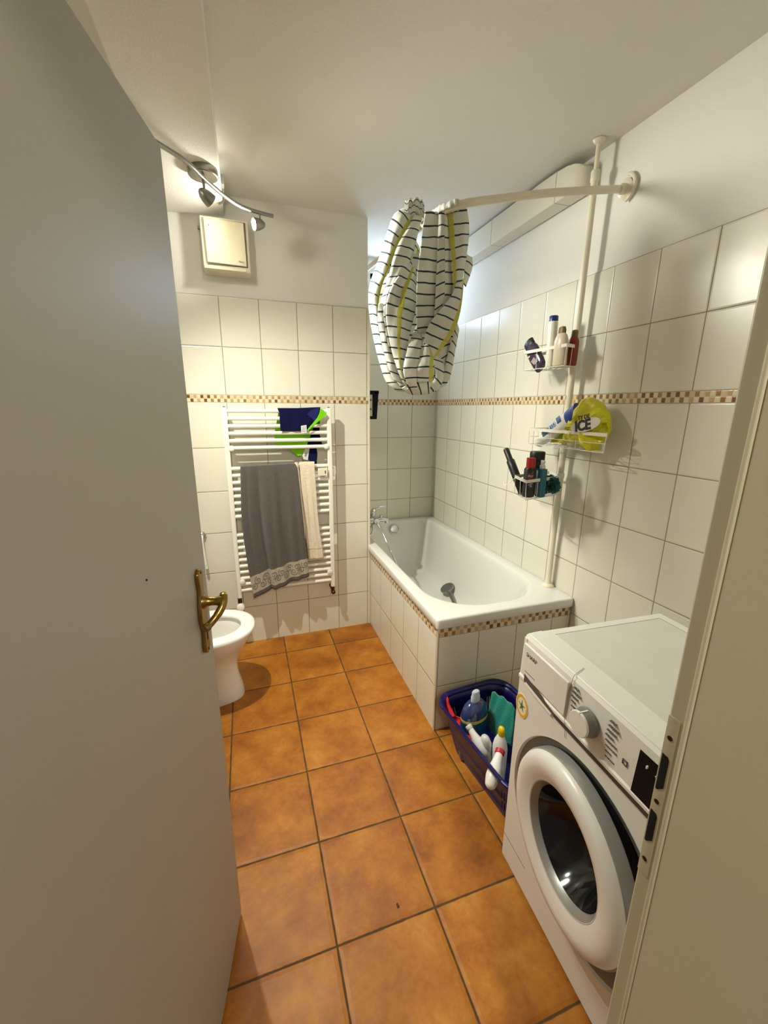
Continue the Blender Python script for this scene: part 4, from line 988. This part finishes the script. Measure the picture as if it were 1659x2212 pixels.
def pump_extra(t, b_, a):
    c = b_+Vector((0, 0, .1305)); mb = MB_().lathe([(.0125, 0), (.0125, .014), (.0095, .016), (.0085, .030), (.009, .037), (.002, .038)], c, (0, 0, 1), 20)
    mb.tube([c+Vector((.002, 0, .032)), c+Vector((-.005, -.018, .031))], .0045, 8); build(mb, 'pump_head', M['white'], t)
    f = Vector((-.85, -.3, 0)).normalized(); s = Vector((0, 0, 1)).cross(f)
    mb = MB_().grid([[b_+f*(.0243*math.cos(a_))+s*(.0243*math.sin(a_))+Vector((0, 0, h)) for a_ in (-.95, -.8, -.65, -.5, -.35, -.2)] for h in (.012, .122)]); build(mb, 'label_strip', plain('label_pale', (190, 196, 186), .5, var=.1, scale=200), t, solid=.0006)
bottle('soap_bottle', 'teal pump bottle with a white pump in the lowest basket', 'bottle', tp_, (0, 0, 1), [(.0205, 0), (.023, .004), (.0235, .115), (.0225, .128), (.013, .131)], plain('bottle_teal', (30, 104, 122), .15, 0, .5, .25, 40), None, None, extra=pump_extra)
bottle('hair_spray_can', 'wide black bottle standing behind the red capped bottle in the lowest basket', 'bottle', (1.295, 1.618, LZ), (0, 0, 1), [(.031, 0), (.035, .004), (.0355, .15), (.033, .158)], plain('bottle_black', (20, 20, 22), .35), [(.0335, .1575), (.0345, .160), (.0345, .196), (.031, .201), (.002, .201)], M['blackmat'])
# bath puff: crumpled mesh ball
random.seed(5)
mb = MB_(); pc = Vector((1.345, 1.580, LZ+.044))
for k in range(46):
    d = Vector((random.gauss(0, 1), random.gauss(0, 1), random.gauss(0, 1))).normalized(); x, y, z = frame_z(d)
    rr0 = random.uniform(.018, .027); P = []
    for i in range(3):
        row = []
        for j in range(29):
            a_ = 2*PI*j/28; w_ = 1+.42*math.sin(7*a_+k)
            r_ = (.004, rr0*.75, rr0)[i]*w_; row.append(pc+d*((.018, .036, .043)[i]+.005*math.sin(3*a_+k))+x*(r_*math.cos(a_))+y*(r_*math.sin(a_)))
        P.append(row)
    for row in P:
        for p in row: p.z = max(p.z, LZ+.002); p.z = pc.z+(p.z-pc.z)*.92
    mb.grid(P)
build(mb, 'bath_puff', plain('puff_teal', (44, 102, 98), .7, var=.3, scale=80), None, label='crumpled teal mesh bath puff in the lowest basket', category='bath sponge', solid=.0008)

# white carton and yellow bag in the long basket
MZ = 1.388-.07+.004
ca = at('x', 1.372, 1170, 955); ce = at('x', 1.372, 1252, 893); axis = (ce-ca).normalized(); side = Vector((1, 0, 0)); upv = axis.cross(side).normalized(); upv = upv if upv.z > 0 else -upv
Lc = (ce-ca).length+.03
ob = thing('wipes_packet', 'white packet with blue end and blue print leaning in the long basket', 'packet', ca)
o_ = ca-axis*.03-upv*.006
mb = MB_()
secs = []
for t, hh, ww in ((0, .012, .042), (.04, .026, .05), (.5, .036, .058), (.82, .046, .058), (1., .049, .055)):
    c_ = o_+axis*(Lc*t)+upv*.012
    secs.append([c_+upv*(hh*math.sin(a_))*.9+side*(ww*.5*math.cos(a_)*(.9+.1*abs(math.cos(a_)))) for a_ in [2*PI*k/24 for k in range(24)]])
mb.loft(secs); build(mb, 'packet_body', plain('packet_white', (226, 224, 216), .4, bumps=.25, bscale=40), ob, sharp=50)
secs2 = []
for t, hh in ((.80, .0465), (.9, .0485), (1.005, .050)):
    c_ = o_+axis*(Lc*t)+upv*.012
    secs2.append([c_+upv*(hh*math.sin(a_))*.91+side*(.0300*math.cos(a_)*(.9+.1*abs(math.cos(a_)))) for a_ in [2*PI*k/24 for k in range(24)]])
build(MB_().loft(secs2), 'blue_end', plain('packet_blue', (22, 60, 140), .4), ob, sharp=50)
dirf = (Vector((-.8, -.5, .15))).normalized()
mb = MB_(); mb2 = MB_()
def quad(m_, t0, t1, h0, h1, off=.0295):
    P = []
    for t in (t0, (t0+t1)/2, t1):
        c_ = o_+axis*(Lc*t)+upv*.012
        P.append([c_+upv*h-side*off for h in (h0, (h0+h1)/2, h1)])
    m_.grid(P)
quad(mb, .27, .44, -.004, .020); quad(mb2, .45, .61, .0, .026)
PBL = plain('print_blue', (84, 116, 166), .5, var=.25, scale=90); build(mb, 'blue_print', PBL, ob, solid=.0008); mb = MB_(); quad(mb, .64, .73, .002, .031); build(mb, 'blue_print', PBL, ob, solid=.0008); pp = build(mb2, 'picture', plain('print_pale', (188, 204, 222), .5, var=.3, scale=120), ob, solid=.0008)
mb = MB_()
for t in (.48, .52, .56): quad(mb, t, t+.022, .004+.06*(t-.48), .02, .0305)
build(mb, 'picture_figures', plain('print_navy', (56, 84, 136), .5), pp, solid=.0006)
# bag
yb = thing('plastic_bag', 'crumpled yellow plastic bag with black lettering stuffed in the long basket', 'bag', at('x', 1.38, 1265, 945))
outl = [(1180, 955), (1200, 930), (1236, 905), (1262, 858), (1277, 858), (1294, 868), (1307, 886), (1314, 905), (1315, 922), (1309, 940), (1300, 957), (1288, 958), (1285, 970), (1279, 979), (1268, 968), (1258, 960), (1235, 958), (1205, 957)]
pl = resample([at('x', 1.375, *q) for q in outl+[outl[0]]], 73)[:-1]
cen = at('x', 1.375, 1262, 922)
P = []
for i in range(0, 13):
    t = PI*i/12; sc_ = max(.02, math.sin(t))**.6; xo = -math.cos(t)*.052
    row = []
    for k, p in enumerate(pl):
        q = cen+(p-cen)*sc_
        f = (abs(mnoise.noise(q*17+Vector((0, 7, 0))))-.2)*.050+mnoise.noise(q*45)*.008
        pinch = .45+.55*min(1, (q-cen).length and 1.0)
        row.append(Vector((1.385+xo*min(1, .35+ (1-abs((q.y-cen.y)/.16)))+f, q.y+f*.3, q.z+mnoise.noise(q*40+Vector((3, 1, 2)))*.004)))
    P.append(row)
mb = MB_().loft(P, True, True, True)
yel = plain('bag_yellow', (212, 206, 24), .32, 0, .5, .16, 30, .5, 35)
build(mb, 'bag_body', yel, yb, sharp=16)
mb = MB_(); el = []
for k in range(28):
    a_ = 2*PI*k/28; el.append(at('x', 1.322, 1268+29*math.cos(a_)*(1 if math.cos(a_) > 0 else 1.25), 917-14*math.sin(a_)-8*math.cos(a_)))
lg = build(mb.prism(el, (.0015, 0, 0)), 'white_logo_patch', plain('bag_white', (214, 212, 200), .4), yb)
p0 = at('x', 1.3205, 1240, 927); p1 = at('x', 1.3205, 1290, 917); xd = p1-p0
text('bag_letters', 'ICE', .058, M['blackmat'], lg, p0+xd*.10+Vector((0, .006, -.012)), xd, (0, .1, 1), bold=.0022)
p0 = at('x', 1.3205, 1248, 910); text('bag_small_letters', 'TY DE', .023, M['blackmat'], lg, p0+Vector((0, 0, .004)), xd, (0, .1, 1), bold=.0008)
mb = MB_().prism([at('x', 1.350, *q) for q in ((1198, 949), (1222, 929), (1250, 921), (1240, 934), (1215, 948))], (.003, 0, 0)); build(mb, 'green_print', plain('bag_green', (70, 92, 24), .4), yb)

# ------------------------------------------------------------------ dark bag and hook on the alcove side wall
hb = thing('hanging_bag', 'black bag with a white panel hanging on the alcove side wall above the tap', 'bag', (AX+.05, 2.75, 1.41))
xa = at('y', 2.75, 818, 845).x
mb = MB_().box((AX+.004, 2.742, 1.575), (xa, 2.765, 1.597)); mb.obox((xa-.044, 2.742, 1.41), (.030, 0, 0), (0, .024, 0), (.012, 0, .18)); mb.box((AX+.004, 2.75, 1.41), (xa-.014, 2.766, 1.58))
build(mb, 'bag_body', cloth('bag_black', (14, 15, 24), .8, .2, 200, .3), hb, bevel=.003)
pn = build(MB_().box((AX+.006, 2.744, 1.43), (xa-.046, 2.7505, 1.570)), 'white_panel', plain('panel_white', (190, 192, 188), .6), hb)
for z in (1.47, 1.53): build(MB_().box((AX+.008, 2.7425, z), (xa-.052, 2.745, z+.012)), 'panel_print', M['print'], pn)
mb = MB_().tube(spline([(AX, 2.755, 1.66), (AX+.02, 2.755, 1.662), (AX+.034, 2.755, 1.65), (AX+.036, 2.755, 1.635), (AX+.028, 2.755, 1.622)], 5), .006, 10); mb.tube([(AX+.03, 2.755, 1.63), (AX+.04, 2.755, 1.595)], .003, 8)
mb.lathe([(.016, 0), (.016, .006), (.012, .009)], (AX, 2.755, 1.66), (1, 0, 0), 18)
build(mb, 'wall_hook', M['nickel'], None, label='small grey hook holding the black bag on the alcove side wall', category='hook')

# ------------------------------------------------------------------ blue laundry basket with cleaning things
bz = .225
blue = plain('basket_blue', (15, 14, 88), .35, 0, .5, .06)
bk = thing('laundry_basket', 'dark blue plastic basket full of cleaning things between bathtub and washing machine', 'basket', (.94, 1.2, 0))
def bl(t, grow=0., n=160):
    x0 = .806-.056*t-grow; x1 = 1.05+.055*t+grow; y0 = .975-.058*t-grow; y1 = 1.392+.055*t+grow
    a = math.radians(5); c_, s_ = math.cos(a), math.sin(a)
    return [Vector((.925+(p.x-.925)*c_-(p.y-1.19)*s_, 1.19+(p.x-.925)*s_+(p.y-1.19)*c_, p.z)) for p in rr(x0, x1, y0, y1, .06+.02*t, bz*t, n)]
lv = [0, .03, .22, .42, .52, .72, .84, .985]
mb = MB_(); L = [[mb.v(p) for p in bl(t)] for t in lv]
n = len(L[0])
for i in range(len(lv)-1):
    for j in range(n):
        if i in (2, 4) and j % 4 < 2: continue
        k = (j+1) % n; mb.face([L[i][j], L[i][k], L[i+1][k], L[i+1][j]])
mb.face(L[0][::-1])
build(mb, 'basket_wall', blue, bk, solid=.0035, sharp=50)
mb = MB_(); rim = [bl(.965, .001), bl(.965, .012), bl(1.0, .014), bl(1.03, .010), bl(1.03, .001), bl(1.0, -.004), bl(.965, -.003), bl(.965, .001)]
mb.loft(rim, True, False, False); build(mb, 'rim', blue, bk, sharp=70)
# red dustpan standing in the left corner
red = plain('dustpan_red', (214, 40, 46), .3, 0, .5, .05)
dpn = thing('dustpan', 'red plastic dustpan leaning along the left side of the basket', 'dustpan', (.80, 1.25, .06))
h0 = at('z', .225, 961, 1500); h1 = at('z', .19, 968, 1527); h2 = at('z', .165, 979, 1549)
mb = MB_().tube(spline([h0, (h0+h1)/2+Vector((0, 0, .006)), h1, h2], 6), [.009]*6+[.0105]*6+[.012]*7, 12)
build(mb, 'handle', red, dpn)
A = [at('z', .158, *q) for q in ((974, 1550), (985, 1548), (1004, 1556), (1016, 1590), (1028, 1620), (1017, 1608), (1002, 1586))]
cen = sum(A, Vector())/len(A)
mb = MB_().prism([p+Vector((0, 0, -.01)) for p in A], (0, 0, .004)); 
for a_, b_ in zip(A, A[1:]+A[:1]):
    d = (b_-a_).normalized(); nn = Vector((d.y, -d.x, 0))*.003; mb.obox(a_-nn/2+Vector((0, 0, -.012)), b_-a_, nn, (0, 0, .016))
build(mb, 'pan', red, dpn, bevel=.002)
mb = MB_().prism([p+(cen-p)*.3+Vector((0, 0, -.045)) for p in A], (0, 0, .03)); build(mb, 'bristles', plain('bristle_dark_red', (120, 18, 24), .8, bumps=.8), dpn)
# blue cleaner bottle
bb = at('z', .225, 1025, 1536); bb = Vector((bb.x, bb.y, .008))
dkb = plain('bottle_navy_clear', (44, 58, 104), .12, 0, .5, .15, 10, coat=.5)
def clean_extra(t, b_, a):
    mb = MB_(); pr = [(.0575, .192), (.0582, .195), (.0582, .2035), (.0575, .2065)]
    mb.lathe(pr, b_, (0, 0, 1), 40, sx=1.22, sy=.76, xref=(.95, .3, 0), cap0=False, cap1=False); build(mb, 'yellow_band', plain('band_yellow', (196, 178, 84), .4, var=.25, scale=150), t)
    mb = MB_(); pr = [(.0583, .06), (.0583, .188)]; mb.lathe(pr, b_, (0, 0, 1), 40, sx=1.22, sy=.76, xref=(.95, .3, 0), cap0=False, cap1=False); lb = build(mb, 'label', plain('label_blue', (20, 70, 116), .35, var=.3, scale=40), t)
    text('label_letters', 'pan', .022, M['print'], lb, b_+Vector((-.012, -.0465, .168)), (.95, .3, 0), (0, 0, 1))
bottle('cleaner_bottle', 'big blue cleaner bottle with a frosted cap standing in the basket', 'bottle', bb, (0, 0, 1), [(.050, 0), (.056, .006), (.0575, .05), (.0575, .195), (.055, .225), (.047, .248), (.032, .264), (.018, .272)], dkb,
       [(.019, .270), (.0195, .292), (.0165, .296), (.0165, .312), (.013, .317), (.002, .318)], plain('cap_frosted', (188, 194, 206), .35), 1.22, .76, (.95, .3, 0), extra=clean_extra, n=40)
# teal cloth hung over the back right of the basket
teal = cloth('teal_microfibre', (22, 122, 108), .95, .28, 160, .8)
A = [at('z', .30, *q) for q in ((1064, 1484), (1080, 1492), (1098, 1504), (1113, 1520))]; B = [at('z', .13, *q) for q in ((1050, 1560), (1062, 1582), (1080, 1600), (1105, 1612))]
A = [Vector((min(p.x, 1.12), p.y, .27)) for p in A]
P = []
for i in range(16):
    t = i/15; row = []
    for j in range(20):
        s = j/19*2.999; k = int(s); f_ = s-k; a_ = A[k].lerp(A[k+1], f_); b_ = B[k].lerp(B[k+1], f_); p = a_.lerp(b_, t)
        row.append(p+Vector((-.006, -.01, .006))*math.sin(PI*t)+Vector((0, 0, .008*math.sin(j*.9+i*.3)*math.sin(PI*min(1, t+.2)))))
    P.append(row)
back = [[p+Vector((.012+.02*q, .014, -.004-.10*q)) for p in P[0]] for q in (1, .5, .05)]
build(MB_().grid(back+P), 'cleaning_cloth', teal, None, solid=.005, sharp=80, label='teal green microfibre cloth draped inside the back of the basket', category='cloth')
# yellow capped white bottle
yp = at('z', .20, 1081, 1605); yp = Vector((yp.x, yp.y, .012))
bottle('cleaner_bottle', 'white bottle with a yellow cap standing in the basket', 'bottle', yp, (0, 0, 1), [(.030, 0), (.033, .005), (.034, .11), (.033, .17), (.028, .195), (.019, .215), (.014, .228)], M['white'], [(.0148, .2265), (.0155, .232), (.0155, .25), (.0125, .259), (.005, .2635), (.001, .264)], plain('cap_yellow', (222, 190, 24), .35, bumps=.3), 1, .8)
# white bottle with blue side lying behind
wp = at('z', .19, 1046, 1598)
bottle('cleaner_bottle', 'white bottle with a blue stripe tilted in the middle of the basket', 'bottle', wp+Vector((.03, .01, -.15)), (-.16, -.06, 1), [(.028, 0), (.031, .006), (.031, .10), (.028, .135), (.02, .158), (.012, .168), (.002, .170)], plain('bottle_offwhite', (206, 206, 196), .35), [(.0315, .05), (.0318, .052), (.0318, .098), (.0315, .1)], plain('stripe_blue', (28, 74, 120), .4), 1, .8, capname='blue_stripe')
# white trigger spray head with pale nozzle, bottle below
def spray(name, label, headpix, z, noz, capcol, bodycol, k=1., shift=(0, 0)):
    p = at('z', z, *headpix); q = at('z', noz[0], noz[1], noz[2])
    t = thing(name, label, 'spray bottle', Vector((p.x+shift[0], p.y+shift[1], .006)))
    d = (q-p).normalized()
    s = Vector((0, 0, 1)).cross(d).normalized(); u_ = d.cross(s)
    secs = []
    for tt, w_, h_ in ((-.034, .006, .005), (-.028, .012, .011), (-.008, .0165, .015), (.012, .0155, .0145), (.035, .0105, .011), (.05, .009, .010)):
        secs.append([p+d*tt*k+s*(k*w_*math.cos(a_))+u_*(k*h_*math.sin(a_)) for a_ in [2*PI*i/20 for i in range(20)]])
    build(MB_().loft(secs), 'spray_head', M['white'], t, sharp=60)
    build(MB_().lathe([(.0095*k, 0), (.0115*k, .003), (.0115*k, .012*k), (.006*k, .014*k)], p+d*.048*k, d, 10), 'nozzle', capcol, t)
    mb = MB_().tube(spline([p+d*.02*k, p+d*.02*k+Vector((.022, .004, -.018)), p+d*.015*k+Vector((.038, .008, -.034))], 5), [.007*k]*5+[.0055*k]*6, 10); build(mb, 'trigger', M['white'], t)
    b0 = Vector((p.x+shift[0], p.y+shift[1], .006)); top = p-u_*.006
    ax_ = (top-b0); L_ = ax_.length
    mb = MB_().lathe([(.024, 0), (.027, .006), (.0275, L_*.5), (.024, L_*.68), (.016, L_*.85), (.0145, L_*.97)], b0, ax_, 28, sx=1, sy=.75); build(mb, 'body', bodycol, t)
    return t
spray('spray_bottle', 'white trigger spray bottle with pale bottle at the basket front left', (1036, 1608), .165, (.19, 1022, 1585), M['white'], plain('bottle_translucent', (206, 210, 196), .3), 1.3, (.05, .015))
mb = MB_()
g0 = at('z', .150, 1012, 1604); g1 = at('z', .135, 1050, 1628); g2 = at('z', .115, 1040, 1640)
mb.tube(spline([g0, g0.lerp(g1, .4), g1, g1+Vector((.01, .0, -.05))], 6), [.014]*4+[.02]*8+[.018]*7, 14)
mb.tube(spline([g0.lerp(g1, .5), g2, g2+Vector((0, 0, -.06))], 6), [.018]*6+[.017]*7, 14)
build(mb, 'rubber_glove', plain('glove_pale', (196, 198, 170), .5, bumps=.2), None, label='pale crumpled rubber glove lying beside the spray bottle in the basket', category='glove', sharp=80)
spray('spray_bottle', 'white spray bottle with a red nozzle at the basket front right', (1066, 1672), .185, (.20, 1073, 1648), plain('nozzle_red', (186, 30, 48), .35), M['white'], 1.55, (.09, .03))
# dark chip on the floor
p = at('z', 0, 860, 1957); build(MB_().obox((p.x-.003, p.y-.006, 0), (.006, .003, 0), (-.002, .011, 0), (0, 0, .003)), 'wood_chip', plain('chip_brown', (74, 44, 22), .8), None, label='small brown chip lying on the floor tiles in front of the washing machine', category='chip')

# ------------------------------------------------------------------ camera, lights, world
cam = bpy.data.cameras.new('camera'); co = bpy.data.objects.new('camera', cam); COL.objects.link(co)
mx = Matrix((rt, up, -fw)).transposed().to_4x4(); mx.translation = EYE; co.matrix_world = mx
cam.sensor_fit = 'VERTICAL'; cam.sensor_height = 36; cam.sensor_width = 27; cam.lens = F/2212*36; cam.clip_start = .02
bpy.context.scene.camera = co
def spotl(name, pa, energy, size=2.4, blend=.6, col=(1., .85, .64), rad=.02):
    p, a = pa; l = bpy.data.lights.new(name, 'SPOT'); l.energy = energy; l.color = col; l.spot_size = size; l.spot_blend = blend; l.shadow_soft_size = rad
    o = bpy.data.objects.new(name, l); o.location = p; o.rotation_euler = Vector(a).to_track_quat('-Z', 'Y').to_euler(); COL.objects.link(o)
LC = (.975, .955, .835)
spotl('spotlight', (S1[0], (.34, .20, -.92)), 40, 2.05, 1., LC)
spotl('spotlight', (S2[0], (.76, -.55, -.60)), 36, 2.05, 1., LC, .14)
spotl('spotlight', (S3[0], (-.95, -.12, .02)), 2.6, 2.5, .7, LC)
hl = bpy.data.lights.new('hall_fill', 'POINT'); hl.energy = 34; hl.shadow_soft_size = .15; hl.color = (1, .9, .74)  # unseen fill light added behind the camera to brighten the near side
ho = bpy.data.objects.new('hall_fill', hl); ho.location = (.1, -1.3, 2.35); COL.objects.link(ho)
wd_ = bpy.data.worlds.new('hall_ambient'); bpy.context.scene.world = wd_; wd_.use_nodes = True
bg = wd_.node_tree.nodes['Background']; bg.inputs[0].default_value = (1, .92, .8, 1); bg.inputs[1].default_value = .06
vs_ = bpy.context.scene.view_settings; vs_.view_transform = 'Standard'; vs_.look = 'None'; vs_.exposure = 1.58; vs_.gamma = 1
